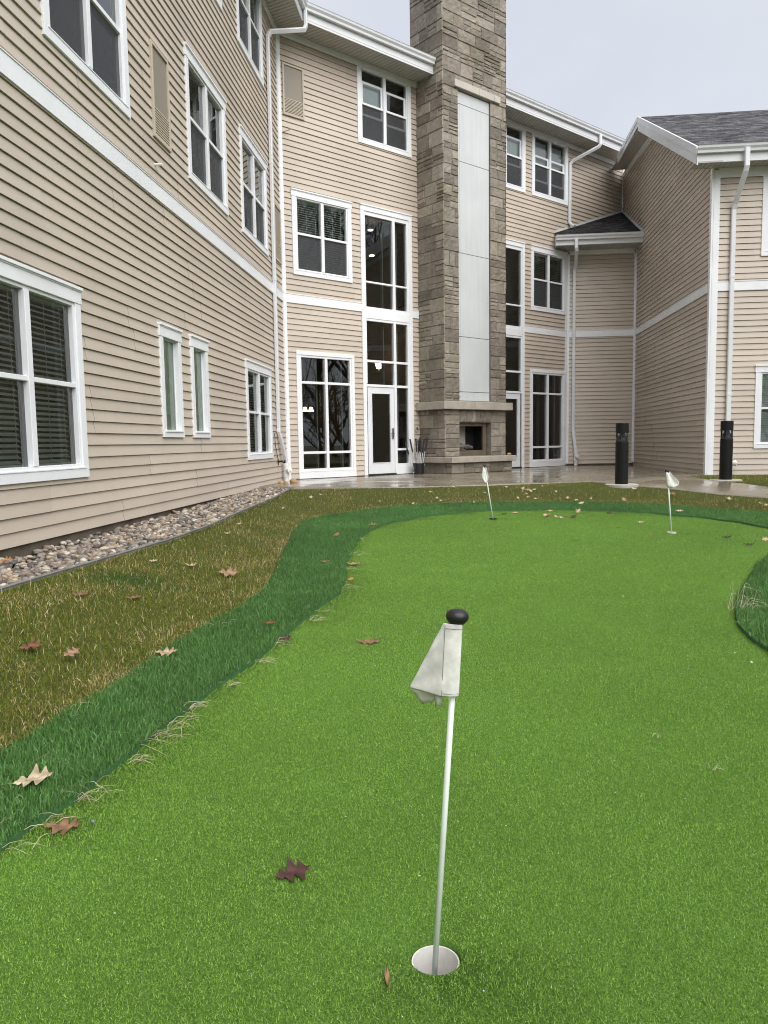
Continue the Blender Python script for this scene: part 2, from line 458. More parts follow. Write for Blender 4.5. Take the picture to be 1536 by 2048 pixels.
def fixed_window(fr, key, u0, u1, z0, z1, label, blinds=True, tilt=35, name='window', head=.15, blind_gap=0):
    w = casing(fr, key, u0, u1, z0, z1, .10, .10, head, .095, True, label, name=name)
    a, b, p, q = u0+.10, u1-.10, z0+.095, z1-head
    uc = (a+b)/2; zc = (p+q)/2
    bars(fr, [uc], [zc], a, b, p, q, .032, -.06, .022, w)
    glass(fr, [(a, b, p, q)], -.025, w)
    if blinds:
        for s, e in ((a+.05, uc-.05), (uc+.05, b-.05)): blind(fr, s, e, p+.02, q-.01, -.085, w, tilt, gap_bottom=blind_gap)
    box_room(fr, a-.3, b+.3, p-.3, q+.2, -.07, -1.6, w, 'room_light')
    return w
def hung_window(fr, key, u0, u1, z0, z1, label, head=0, blinds=False, raised=(), pane_panels=(), name='window', tt=.05, cas=.105):
    t = head if head else tt
    w = casing(fr, key, u0, u1, z0, z1, cas, cas, t, .10, bool(head), label, name=name)
    a, b, p, q = u0+cas, u1-cas, z0+.10, z1-t
    uc = (a+b)/2; zc = p+(q-p)*.505
    bars(fr, [uc], [zc], a, b, p, q, .028, -.07, .020, w, vw=.075, hw=.046)
    mb = MB()
    mb.quad(fr.p(a, p, -.012), fr.p(b, p, -.012), fr.p(b, zc, -.012), fr.p(a, zc, -.012))
    glass(fr, [(a, b, zc, q)], -.028, w); glass(fr, [(a, b, p, zc)], -.045, w)
    s = mb.build('insect_screen', 'screen_mesh', w)
    halves = ((a+.028, uc-.038), (uc+.038, b-.028))
    for i, (s0, e0) in enumerate(halves):
        if raised:
            zt, zb_ = raised[i]
            bars(fr, [], [], s0, e0, zb_, zt, .05, -.035, -.006 if False else -.0125, w, name='raised_sash', mat='white_vinyl')
        if blinds: blind(fr, s0, e0, p+.02, q-.01, -.12, w, 30)
    for i, mt_ in enumerate(pane_panels):
        if mt_:
            mb = MB(); s0, e0 = halves[i]; mb.fb(fr, s0+.01, e0-.01, zc-.02, q-.19 if mt_ == 'shade_white' else q-.09, -.112, -.105); mb.build('shade_reflection_panel', mt_, w)  # white is a roller shade, grey a painted sky reflection
    box_room(fr, a-.3, b+.3, p-.3, q+.1, -.075, -1.5, w, 'room_light' if blinds else 'room_dark')
    return w
def screen_mat():
    m, t, b, o = nt('screen_mesh')
    b.inputs['Base Color'].default_value = (.055, .058, .064, 1); b.inputs['Roughness'].default_value = .7
    tr = t.nodes.new('ShaderNodeBsdfTransparent'); mx = t.nodes.new('ShaderNodeMixShader'); mx.inputs[0].default_value = .66
    t.links.new(tr.outputs[0], mx.inputs[1]); t.links.new(b.outputs[0], mx.inputs[2]); t.links.new(mx.outputs[0], o.inputs[0])
screen_mat()

# --- left wing windows
fixed_window(LW, 'L', 5.02, 6.77, .462, 2.215, 'large ground floor window nearest the camera with open slat blinds', tilt=36, blind_gap=.0)
fixed_window(LW, 'L', 12.28, 13.97, .482, 2.17, 'ground floor window beside the downspout and hose tap', tilt=36)
def slim(u0, u1, z0, z1, label):
    w = casing(LW, 'L', u0, u1, z0, z1, .10, .10, .155, .075, True, label)
    a, b, p, q = u0+.10, u1-.10, z0+.075, z1-.155
    bars(LW, [], [], a, b, p, q, .018, -.10, -.022, w)
    mb = MB()                                     # reveal boards
    mb.fb(LW, a-.03, a, p, q, -.10, -.02); mb.fb(LW, b, b+.03, p, q, -.10, -.02)
    mb.fb(LW, a-.03, b+.03, q, q+.03, -.10, -.02); mb.fb(LW, a-.03, b+.03, p-.03, p, -.10, -.02)
    mb.build('window_reveal', 'white_trim', w)
    mb = MB(); mb.fb(LW, u0+.06, u1-.06, p-.012, p+.012, -.03, .05); mb.build('window_sill', 'white_trim', w, bevel=.003)
    glass(LW, [(a, b, p, q)], -.034, w, 'frosted')
    mb = MB(); mb.quad(LW.p(a, p, -.05), LW.p(b, p, -.05), LW.p(b, q, -.05), LW.p(a, q, -.05))
    mb.build('window_blind', 'shade_cloth', w)
    box_room(LW, a-.2, b+.2, p-.2, q+.2, -.125, -.8, w)
simple('shade_cloth', (.62, .72, .58), .8, .15, 7)
slim(8.64, 9.32, .847, 2.20, 'narrow window, left of the slim pair')
slim(9.68, 10.355, .847, 2.205, 'narrow window, right of the slim pair')
hung_window(LW, 'L', 6.39, 8.09, 4.262, 5.96, 'second floor window above the slim pair, left of the vent panel', head=.15)
hung_window(LW, 'L', 9.885, 11.575, 4.262, 5.96, 'second floor window right of the vent panel', head=.15)
hung_window(LW, 'L', 12.36, 14.05, 4.245, 5.94, 'second floor window beside the left downspout', head=.15)
hung_window(LW, 'L', 6.39, 8.09, 7.27, 8.84, 'third floor window of the left wing nearest the camera')
hung_window(LW, 'L', 9.92, 11.59, 7.27, 8.84, 'third floor window of the left wing, mostly above the frame')
hung_window(LW, 'L', 12.43, 14.05, 7.27, 8.84, 'third floor window beside the left downspout elbow')
# --- back wall windows
hung_window(BW, 'B', 2.01, 3.55, 7.24, 8.86, 'third floor window left of the chimney with raised inner sash', raised=((8.56, 7.84), (8.52, 7.78)), pane_panels=('shade_white', None))
hung_window(BW, 'B', 6.03, 7.57, 7.24, 8.86, 'third floor window half hidden behind the chimney', raised=((8.56, 7.84), (8.56, 7.84)), pane_panels=('shade_white', 'shade_white'))
hung_window(BW, 'B', 7.84, 9.385, 7.25, 8.86, 'third floor window between chimney and right downspout', raised=((8.33, 7.66), (8.33, 7.66)), pane_panels=('reflection_grey', 'reflection_grey'))  # grey panels stand in for sky mirrored in these panes
hung_window(BW, 'B', .262, 1.782, 4.22, 5.93, 'second floor window with blinds in the corner above the tall storefront window', head=.15, blinds=True)
hung_window(BW, 'B', 7.815, 9.335, 4.25, 5.965, 'second floor window with blinds beside the small hipped roof', head=.16, blinds=True)
# --- right wing front windows
fixed_window(RF, 'RF', 5.96, 7.66, .51, 2.17, 'ground floor window of the right wing with white blinds', tilt=62)
hung_window(RF, 'RF', 5.99, 7.66, 4.28, 5.86, 'upper window of the right wing at the frame edge')

def storefront(u0, u1, label):
    w = casing(BW, 'B', u0, u1, 0.004, 2.676, .078, .078, .082, .155, False, label, name='storefront_window')
    a, b, p, q = u0+.078, u1-.078, .159, 2.594
    uc = u0+(1.033-.277)*(u1-u0)/1.513
    bars(BW, [uc], [.55, 2.027], a, b, p, q, .048, -.07, .024, w, vw=.066, hw=.052)
    glass(BW, [(a, b, p, q)], -.03, w)
    mb = MB()
    for u in (uc-.11, b-.12): mb.fb(BW, u, u+.035, p, q, -.30, -.22)
    mb.build('inner_mullion', 'room_grey', w)
    box_room(BW, a-.25, b+.22, .0, q+.25, -.08, -2.6, w, 'room_warm')
simple('room_grey', (.22, .23, .22), .6)
storefront(.277, 1.79, 'tall six pane storefront window left of the entry door')
storefront(7.79, 9.34, 'tall six pane storefront window right of the chimney')

def entry(mir, label, dlabel):
    U = (lambda u: 9.58-u) if mir else (lambda u: u)
    def fb(mb, a, b, p, q, d0, d1):
        x, y = sorted((U(a), U(b))); mb.fb(BW, x, y, p, q, d0, d1)
    mb = MB(); d = .036
    fb(mb, 2.03, 2.125, .004, 5.82, -.02, d); fb(mb, 3.435, 3.53, .004, 5.82, -.02, d)
    fb(mb, 2.03, 3.53, 5.82, 5.93, -.02, d+.003); fb(mb, 2.022, 3.538, 5.93, 5.955, -.02, d+.02)
    fb(mb, 2.125, 3.435, 3.51, 3.70, -.02, d-.006)
    fb(mb, 2.98, 3.435, .004, .20, -.02, d-.008)
    w = mb.build('entry_window', 'white_trim', bld, label=label, bevel=.004)
    x, y = sorted((U(2.09), U(3.47))); OPEN['B'].append((x, y, -.1, 5.87))
    mb = MB(); e0, e1 = -.07, .022
    for a, b in ((2.125, 2.163), (3.37, 3.435)): 
        fb(mb, a, b, 3.70, 5.82, e0, e1); fb(mb, a, b, 2.07, 3.51, e0, e1)
    fb(mb, 3.37, 3.435, .20, 2.07, e0, e1)
    fb(mb, 2.948, 3.018, .02, 3.51, e0, e1+.004); fb(mb, 2.948, 3.018, 3.70, 5.82, e0, e1+.004)
    for p, q in ((5.735, 5.82), (4.285, 4.325), (3.70, 3.765)):
        fb(mb, 2.163, 2.948, p, q, e0+.001, e1-.002); fb(mb, 3.018, 3.37, p, q, e0+.001, e1-.002)
    for p, q in ((3.455, 3.51), (2.545, 2.597), (2.0, 2.055)):
        fb(mb, 2.125 if q < 2.1 else 2.163, 2.948, p, q, e0+.001, e1-.002); fb(mb, 3.018, 3.37, p, q, e0+.001, e1-.002)
    for p, q in ((.553, .605), (.20, .25)): fb(mb, 3.018, 3.37, p, q, e0+.001, e1-.002)
    mb.build('sash_frame', 'white_vinyl', w, bevel=.004)
    def R(a, b, p, q):
        x, y = sorted((U(a), U(b))); return (x, y, p, q)
    glass(BW, [R(2.15, 2.96, 3.72, 5.78), R(3.0, 3.40, 3.72, 5.78), R(2.15, 2.96, 2.03, 3.48), R(3.0, 3.40, .22, 3.48)], -.03, w)
    mb = MB()
    for u in (3.24, 2.86): fb(mb, u, u+.07 if u > 3 else u+.025, .2 if u > 3 else 2.1, 5.75, -.34, -.26)
    mb.build('inner_mullion', 'room_grey', w)
    x, y = sorted((U(1.9), U(3.6)))
    box_room(BW, x, y, .0, 5.9, -.08, -4.2, w, 'room_warm')
    # door
    mb = MB(); f0, f1 = -.045, .004
    fb(mb, 2.17, 2.292, .03, 1.995, f0, f1); fb(mb, 2.824, 2.944, .03, 1.995, f0, f1)
    fb(mb, 2.292, 2.824, .03, .285, f0, f1-.001); fb(mb, 2.292, 2.824, 1.85, 1.995, f0, f1-.001)
    fb(mb, 2.275, 2.84, .268, .285, f1-.001, f1+.006); fb(mb, 2.275, 2.84, 1.85, 1.867, f1-.001, f1+.006)
    fb(mb, 2.275, 2.292, .285, 1.85, f1-.001, f1+.006); fb(mb, 2.824, 2.841, .285, 1.85, f1-.001, f1+.006)
    dr = mb.build('entry_door', 'white_door', bld, label=dlabel, bevel=.003)
    glass(BW, [R(2.29, 2.826, .283, 1.852)], -.02, dr)
    mb = MB(); fb(mb, 2.865, 2.915, .83, 1.07, f1, f1+.022)
    fb(mb, 2.80, 2.90, .935, .955, f1+.05, f1+.065); fb(mb, 2.878, 2.898, .935, .955, f1+.02, f1+.052)
    mb.build('door_handle', 'steel_handle', dr, bevel=.003)
    mb = MB(); fb(mb, 2.125, 2.98, .002, .026, -.07, .03); mb.build('threshold', 'dark_gap', dr)
entry(False, 'two storey glazed entry surround left of the chimney', 'white glazed entry door left of the chimney')
entry(True, 'two storey glazed entry surround right of the chimney', 'white glazed entry door partly behind the chimney')

# --- siding walls
Z0L = -.035
siding(LW, -4.0, CY, Z0L, 8.86, OPEN['L'], 'beige lap siding of the long left wing', seed=3)
siding(BW, 0, 12.12, .012, 8.86, OPEN['B'], 'beige lap siding of the diagonal centre wall', seed=5)
siding(BAY, YB+KB, XR, .05, 6.05, [], 'beige lap siding of the small recessed bay', seed=8)
SL = (8.42-5.964)/(20.04-15.24)
def rs_top(z):
    return max(YF, 15.22+(z-6.25+.20)/.527-.1)
siding(RS, YF, 23.85, -.03, 8.70, [], 'beige lap siding of the shaded right wing flank', top=rs_top, seed=9)
siding(RF, XR, 12.0, -.03, 5.99, OPEN['RF'], 'beige lap siding of the right wing front', seed=12)

# --- foundations and backing
mb = MB(); mb.fb(LW, -4, CY, -.7, Z0L, -.3, -.012); mb.build('foundation', 'foundation', bld)
mb = MB(); mb.fb(RF, XR-.0, 12, -.7, -.03, -.3, -.012); mb.fb(RS, YF+.31, YB, -.7, -.03, -.3, -.012); mb.build('foundation', 'foundation', bld)
mb = MB(); mb.fb(BAY, YB+KB, XR, -.3, .05, -.3, -.004); mb.build('foundation', 'foundation', bld)

# --- trim boards
def board(name, fr, u0, u1, z0, z1, d=.03, mat='white_trim', label=None):
    mb = MB(); mb.fb(fr, u0, u1, z0, z1, -.01, d)
    return mb.build(name, mat, bld, bevel=.004, label=label)
B0, B1 = 3.635, 3.81
def band(fr, u0, u1):
    mb = MB(); mb.fb(fr, u0, u1, B0, B1, -.01, .032); mb.fb(fr, u0, u1, B1, B1+.012, -.01, .040)
    return mb.build('band_board', 'white_trim', bld, bevel=.003)
band(LW, -4, CY-.02); band(BW, .05, 2.028); band(BW, 3.532, 3.73); band(BW, 7.552, 9.40)
band(BAY, YB+KB+.03, XR-.03); band(RS, YF+.12, YB-.05); band(RF, XR+.12, 12)
def post(p, dirs, w, z0, z1):
    mb = MB(); p = Vector(p)
    for d, nrm in dirs:
        d = Vector(d).normalized(); nrm = Vector(nrm).normalized()
        a = p+nrm*.034; b = p+d*w+nrm*.034; c = p+d*w-nrm*.01; e = p-nrm*.01
        mb.hexa([(*a.xy, z0), (*b.xy, z0), (*c.xy, z0), (*e.xy, z0), (*a.xy, z1), (*b.xy, z1), (*c.xy, z1), (*e.xy, z1)])
    return mb.build('corner_board', 'white_trim', bld, bevel=.003)
post((-A_, CY, 0), [(LW.U*-1, LW.N), (BW.U, BW.N)], .075, -.03, 8.86)
pb = BW.p(9.42, 0); post(pb, [(BW.U*-1, BW.N)], .10, .05, 6.0)
post((YB+KB+.0, YB, 0), [((1, 0, 0), (0, -1, 0))], .07, .06, 6.0)
post((XR, YB, 0), [((-1, 0, 0), (0, -1, 0)), ((0, -1, 0), (-1, 0, 0))], .07, .09, 6.0)
pc = BW.p(12.12, 0); post(pc, [(BW.U*-1, BW.N), ((0, -1, 0), (-1, 0, 0))], .07, 7.4, 8.8)
post((XR, YF, 0), [((1, 0, 0), (0, -1, 0))], .125, -.02, 5.95)
post((XR, YF-.034, 0), [((0, 1, 0), (-1, 0, 0))], .11, -.02, 6.12)

# --- eaves of the main block
ZS = 8.94; OV = .60
board('frieze_board', LW, -4, CY-.02, 8.82, ZS, .036); board('frieze_board', BW, .03, 12.1, 8.82, ZS, .036)
e0 = BW.p(0, 0, OV); 
mitre = Vector((-A_+OV, 0, 0)); k = -A_+OV
mitre = Vector((k, k-(KB+OV*sqrt(2)), 0))       # where the two eave lines meet
um = (mitre-BW.O).dot(BW.U)
def soffit(pairs, z, parent=bld, w=.098, label=None):
    """strip boards between wall line points and eave line points"""
    mb = MB(); mg = MB()
    for (a0, a1, b0, b1) in pairs:
        a0, a1, b0, b1 = map(Vector, (a0, a1, b0, b1))
        n = max(1, int((b1-b0).length/w))
        for i in range(n):
            t0, t1 = (i+.07)/n, (i+.93)/n
            q = [a0.lerp(a1, t0), a0.lerp(a1, t1), b0.lerp(b1, t1), b0.lerp(b1, t0)]
            mb.hexa([(*p.xy, z) for p in q]+[(*p.xy, z+.012) for p in q])
        q = [a0, a1, b1, b0]
        mg.add([(*p.xy, z+.008) for p in q], [(0, 1, 2, 3)])
    o = mb.build('soffit', 'soffit_vinyl', parent, label=label); mg.build('soffit_groove', 'soffit_groove', o)
soffit([((-A_, -4, 0), (-A_, CY, 0), (k, -4, 0), tuple(mitre))], ZS)
soffit([((-A_, CY, 0), tuple(BW.p(12.12, 0)), tuple(mitre), tuple(BW.p(11.5, 0, OV)))], ZS)
def gutter(path, prof_side, zt, name='gutter'):
    """K profile; path = eave line; outward = prof_side(i) vectors"""
    mb = MB(); prof = [(0, 0), (0, -.125), (.068, -.125), (.074, -.082), (.104, -.045), (.112, -.006), (.120, 0), (.108, .002), (.100, -.01), (.012, -.02)]
    rings = [[Vector((*p[:2], zt+q[1]))+Vector(n)*q[0] for q in prof] for p, n in zip(path, prof_side)]
    m = len(prof); V = [q for r in rings for q in r]; Fc = []
    for i in range(len(path)-1):
        for j in range(m): Fc.append((i*m+j, i*m+(j+1) % m, (i+1)*m+(j+1) % m, (i+1)*m+j))
    Fc.append(tuple(range(m))); Fc.append(tuple(len(V)-1-j for j in range(m)))
    mb.add(V, Fc)
    return mb.build(name, 'gutter_metal', bld)
nm = (LW.N+BW.N).normalized(); nm = nm/nm.dot(LW.N)
ug1 = 3.70; ug2 = 5.86
gz = 9.215
gutter([(k, -4, 0), tuple(mitre), tuple(BW.p(ug1, 0, OV))], [LW.N, nm, BW.N], gz)
gutter([tuple(BW.p(ug2, 0, OV)), tuple(BW.p(11.15, 0, OV))], [BW.N, BW.N], gz)
def fascia(path, sides, z0, z1, t=.02):
    mb = MB()
    for i in range(len(path)-1):
        a, b = Vector(path[i]), Vector(path[i+1]); na, nb = Vector(sides[i]), Vector(sides[i+1])
        q = [a-na*.002, b-nb*.002, b-nb*t, a-na*t]
        mb.hexa([(*p.xy, z0) for p in q]+[(*p.xy, z1) for p in q])
    return mb.build('fascia_board', 'gutter_metal', bld)
fascia([(k, -4, 0), tuple(mitre), tuple(BW.p(ug1+.02, 0, OV))], [LW.N, nm, BW.N], 8.905, 9.20)
fascia([tuple(BW.p(ug2-.02, 0, OV)), tuple(BW.p(11.25, 0, OV))], [BW.N, BW.N], 8.905, 9.20)
# main roof planes
mb = MB()
t1 = Vector((k-5, -4, 11.0)); rl = Vector((k-5, mitre.y+5*tan(pi/8), 11.0))
mb.quad((k, -4, 9.205), (mitre.x, mitre.y, 9.205), tuple(rl), tuple(t1))
e1 = BW.p(11.25, 9.205, OV); r1 = BW.p(11.25, 11.0, OV-5)
r0 = rl
mb.quad((mitre.x, mitre.y, 9.205), tuple(e1), tuple(r1), tuple(r0))
mb.build('roof', 'shingle_grey', bld, uv=lambda p: (p[0]+p[1], p[2]*2.5), label='main roof above the gutters')

# --- downspouts
def spout(path, up, name='downspout', w=.045, h=.034, joints=(), label=None):
    mb = MB(); r = .012
    prof = [(-w+r, -h), (w-r, -h), (w, -h+r), (w, h-r), (w-r, h), (-w+r, h), (-w, h-r), (-w, -h+r)]
    mb.sweep(path, prof, up=up)
    for z in joints:
        for a, b in zip(path[:-1], path[1:]):
            if min(a[2], b[2]) < z < max(a[2], b[2]):
                f = (z-a[2])/(b[2]-a[2]); p = Vector(a).lerp(Vector(b), f); t = (Vector(b)-Vector(a)).normalized()
                mb.sweep([p-t*.03, p+t*.03], [(q[0]*1.10, q[1]*1.12) for q in prof], up=up)
    return mb.build(name, 'gutter_metal', bld, label=label, bevel=.002)
dL = LW.p
uD = 14.36
sp1 = spout([dL(15.0, 9.10, OV+.06), dL(15.0, 8.80, OV+.06), dL(14.97, 8.72, OV+.03), dL(uD+.03, 8.42, .10), dL(uD, 8.32, .055), dL(uD, .98, .055), dL(14.40, .90, .07), dL(14.68, .42, .105), dL(14.70, .34, .105)], (1, 0, 0),
            joints=(6.05, 3.9, 1.0), label='long white downspout in the left corner')
def drain(parent, x, y, z0, side, h=.42):
    mb = MB(); s = 20
    mb.lathe([(0, 0), (.052, 0), (.052, h*.28), (.060, h*.28), (.060, h*.42), (.054, h*.44), (.054, h*.78), (.064, h*.80), (.064, h), (.05, h), (.05, h-.02), (0, h-.02)], (x, y, z0), s)
    sd = Vector(side).normalized()
    mb.lathe([(.05, 0), (.05, .085), (.058, .087), (.058, .125), (.05, .130), (.0, .130)], Vector((x, y, z0+h*.62)), s, axis=sd)
    mb.lathe([(.02, .13), (.02, .145), (0, .145)], Vector((x, y, z0+h*.62)), 8, axis=sd)
    return mb.build('drain_pipe', 'pvc', parent, smooth=False, bevel=.002)
q1 = dL(14.71, 0, .105); drain(sp1, q1.x, q1.y, -.03, (.75, -.6, .0), .40)
uR = 9.44
pR = BW.p
sp2 = spout([pR(9.98, 9.10, OV+.06), pR(9.98, 8.84, OV+.06), pR(9.95, 8.78, OV+.02), pR(uR+.05, 8.46, .10), pR(uR, 8.36, .055), pR(uR, 6.80, .055), pR(uR, 6.72, .09)+Vector((.02, -.03, 0)), pR(uR, 6.66, .22)], tuple(BW.N), joints=(7.4,), label='short white downspout emptying on the small roof')
ub = 3.34
sp3 = spout([(3.19+.09, YB-.76, 6.15), (3.19+.09, YB-.76, 5.93), (3.30, YB-.72, 5.86), (ub+.02, YB-.10, 5.56), (ub, YB-.055, 5.48), (ub, YB-.055, 1.05), (ub+.01, YB-.06, .95), (ub+.075, YB-.09, .38), (ub+.075, YB-.09, .32)], (0, -1, 0), joints=(3.7,), label='white downspout on the small bay')
drain(sp3, ub+.08, YB-.09, .0, (.35, -1, 0), .42)
xD = 5.44
sp4 = spout([(xD+.05, 15.14, 6.16), (xD+.05, 15.14, 5.84), (xD+.045, 15.18, 5.76), (xD+.01, YF-.10, 5.28), (xD, YF-.06, 5.18), (xD, YF-.06, .62), (xD, YF-.07, .5), (xD+.0, YF-.10, .34)], (0, -1, 0), joints=(3.9, 1.6), label='white downspout on the right wing front behind the bollard')
drain(sp4, xD+.03, YF-.12, -.06, (1, -.5, 0), .46)

# --- small bay roof
mb = MB(); ze = 6.285; yE = 21.20; s_ = (7.58-ze)/(23.81-yE)
xl = 2.745
def zr(y): return ze+s_*(y-yE)
A0 = (xl, yE, ze); B0_ = (XR-.002, yE, ze); C0 = (XR-.002, 23.80, zr(23.80)); D0 = (xl, xl-KB-.002, zr(xl-KB))
mb.add([A0, B0_, C0, D0], [(0, 1, 2, 3)])
mb.add([(p[0], p[1], p[2]-.03) for p in (A0, B0_, C0, D0)], [(3, 2, 1, 0)])
mb.quad(A0, (A0[0], A0[1], A0[2]-.03), (B0_[0], B0_[1], B0_[2]-.03), B0_)
rf = mb.build('roof', 'shingle_dark', bld, uv=lambda p: (p[0], (p[1])*1.12), label='small dark shingled roof over the bay')
mb = MB()
mb.sweep([Vector(D0)+Vector((.0, -.01, .02)), Vector((XR-.03, XR-.03-KB, zr(23.78)+.02))], [(-.02, -.02), (.02, -.02), (.02, .03), (-.02, .03)])
mb.sweep([Vector((XR-.02, yE, ze+.02)), Vector((XR-.02, 23.75, zr(23.75)+.02))], [(-.02, -.02), (.02, -.02), (.02, .03), (-.02, .03)])
mb.build('roof_flashing', 'gutter_metal', bld)
gutter([(xl, yE, 0), (XR-.01, yE, 0)], [(0, -1, 0)]*2, ze-.012)
fascia([(xl, yE, 0), (XR-.01, yE, 0)], [(0, -1, 0)]*2, 6.02, ze-.015)
mb = MB(); mb.hexa([(xl, yE, 6.02), (xl+.02, yE, 6.02), (xl+.02, xl-KB, 6.02), (xl, xl-KB, 6.02), (xl, yE, ze-.035), (xl+.02, yE, ze-.035), (xl+.02, xl-KB, zr(xl-KB)-.035), (xl, xl-KB, zr(xl-KB)-.035)])
mb.build('fascia_board', 'gutter_metal', bld)
soffit([((xl+.02, YB-.02, 0), (XR, YB-.02, 0), (xl+.02, yE+.02, 0), (XR, yE+.02, 0))], 6.035)
board('frieze_board', BAY, YB+KB+.02, XR-.02, 5.915, 6.035, .034)

# --- right wing roof (single slope up to the ridge, flat behind)
xo = 4.60; ye = 15.22; zt = 6.25; yr = 20.04; zrg = 8.79
sl = (zrg-zt)/(yr-ye)
mb = MB()
def uvr(p): return (p[0], p[1]*1.13)
mb.add([(xo, ye, zt), (13, ye, zt), (13, yr, zrg), (xo, yr, zrg)], [(0, 1, 2, 3)])
mb.add([(xo, yr, zrg), (13, yr, zrg), (13, 22.5, zrg-.1), (xo, 22.5, zrg-.06)], [(0, 1, 2, 3)])
mb.build('roof', 'shingle_grey', bld, uv=uvr, label='grey shingled roof of the right wing')
mb = MB(); T = .33
for (y0, z0_), (y1, z1_), th in (((ye, zt), (yr, zrg), T), ((yr, zrg), (22.4, zrg-.06), .22)):
    for xx, tk, dz in ((xo, .022, 0), (xo-.014, .014, .20)):
        h0 = th if dz == 0 else th*.42
        a, b = (xx, y0, z0_-h0-.0), (xx, y1, z1_-h0)
        mb.hexa([a, (xx+tk, y0, a[2]), (xx+tk, y1, b[2]), b, (xx, y0, z0_+.012), (xx+tk, y0, z0_+.012), (xx+tk, y1, z1_+.012), (xx, y1, z1_+.012)])
mb.build('rake_board', 'gutter_metal', bld)
mb = MB()   # sloped soffit under the rake
for (y0, z0_), (y1, z1_) in (((ye, zt-.29), (yr, zrg-.29)), ((yr, zrg-.29), (23.4, zrg-.12))):
    mb.hexa([(xo+.02, y0, z0_), (XR+.02, y0, z0_), (XR+.02, y1, z1_), (xo+.02, y1, z1_), (xo+.02, y0, z0_+.02), (XR+.02, y0, z0_+.02), (XR+.02, y1, z1_+.02), (xo+.02, y1, z1_+.02)])
mb.build('soffit', 'soffit_vinyl', bld)
mb = MB()   # frieze following the rake
for (y0, z0_), (y1, z1_) in (((YF, 6.20), (20.04, 8.50)), ((20.04, 8.50), (23.2, 8.66))):
    mb.hexa([(XR-.036, y0, z0_-.16), (XR, y0, z0_-.16), (XR, y1, z1_-.16), (XR-.036, y1, z1_-.16), (XR-.036, y0, z0_+.02), (XR, y0, z0_+.02), (XR, y1, z1_+.02), (XR-.036, y1, z1_+.02)])
mb.build('frieze_board', 'white_trim', bld)
gutter([(xo-.01, ye, 0), (13, ye, 0)], [(0, -1, 0)]*2, zt-.01)
fascia([(xo, ye, 0), (13, ye, 0)], [(0, -1, 0)]*2, 5.955, zt-.012)
soffit([((xo+.02, YF-.01, 0), (13, YF-.01, 0), (xo+.02, ye+.02, 0), (13, ye+.02, 0))], 5.985)
board('frieze_board', RF, XR+.10, 12, 5.80, 5.985, .036)

# --- vent panels and little wall fittings
def vent(fr, u0, u1, z0, z1, label):
    mb = MB(); f = .035
    mb.fb(fr, u0, u0+f, z0, z1, -.005, .045); mb.fb(fr, u1-f, u1, z0, z1, -.005, .045)
    mb.fb(fr, u0+f, u1-f, z0, z0+f, -.005, .044); mb.fb(fr, u0+f, u1-f, z1-f, z1, -.005, .044)
    w = mb.build('vent_panel', 'vent_frame', bld, label=label, bevel=.003)
    zm = z0+(z1-z0)*.34
    mb = MB(); mb.fb(fr, u0+f, u1-f, zm, z1-f, -.005, .024); mb.build('vent_plate', 'vent_panel', w)
    mb = MB(); mb.fb(fr, u0+f, u1-f, z0+f, zm, -.005, .004); mb.build('vent_backing', 'dark_gap', w)
    mb = MB(); n = 11
    for i in range(n):
        z = z0+f+(zm-z0-f)*(i+.5)/n
        mb.fb(fr, u0+f, u1-f, z-.007, z+.007, .018, .034)
    mb.build('vent_louvre', 'vent_frame', w)
vent(LW, 8.72, 9.24, 4.34, 5.41, 'tan vent panel between the second floor windows')
vent(LW, 14.58, 15.10, 4.34, 5.41, 'tan vent panel squeezed behind the left downspout')
vent(BW, .115, .62, 7.33, 8.32, 'tan vent panel under the eaves beside the corner')
mb = MB(); mb.tube([LW.p(8.76, 4.03, 0), LW.p(8.76, 4.03, .10)], .016, 10); mb.build('condensate_pipe', 'pvc', bld)
mb = MB(); mb.tube([BW.p(.10, 6.99, 0), BW.p(.16, 7.0, .10), BW.p(.22, 7.03, .17)], .012, 8); mb.build('condensate_pipe', 'vent_frame', bld)
# hose tap
mb = MB()
a = LW.p(14.36, .40, .02)
mb.tube([a, a+Vector((.09, 0, 0)), a+Vector((.13, -.01, -.02))], .014, 8)
mb.lathe([(0, 0), (.028, 0), (.032, .010), (.028, .02), (0, .02)], a+Vector((.13, 0, 0)), 10, axis=(1, 0, 0))
mb.tube([a+Vector((.01, 0, .06)), a+Vector((.01, 0, -.07))], .008, 6); mb.tube([a+Vector((.01, -.05, .02)), a+Vector((.01, .06, -.02))], .010, 6)
mb.build('hose_tap', 'black_metal', bld)
mb = MB(); mb.tube([LW.p(14.15, .95, .022), LW.p(14.2, .7, .024), LW.p(14.33, .46, .03)], .006, 6); mb.build('cable', 'black_rubber', bld)
# outlet
mb = MB(); mb.fb(BW, 3.57, 3.66, .99, 1.12, .0, .045); ob = mb.build('outlet_box', 'vent_frame', bld, bevel=.004)
mb = MB(); mb.fb(BW, 3.595, 3.64, 1.03, 1.09, .045, .052); mb.build('outlet_cover', 'box_brown', ob)

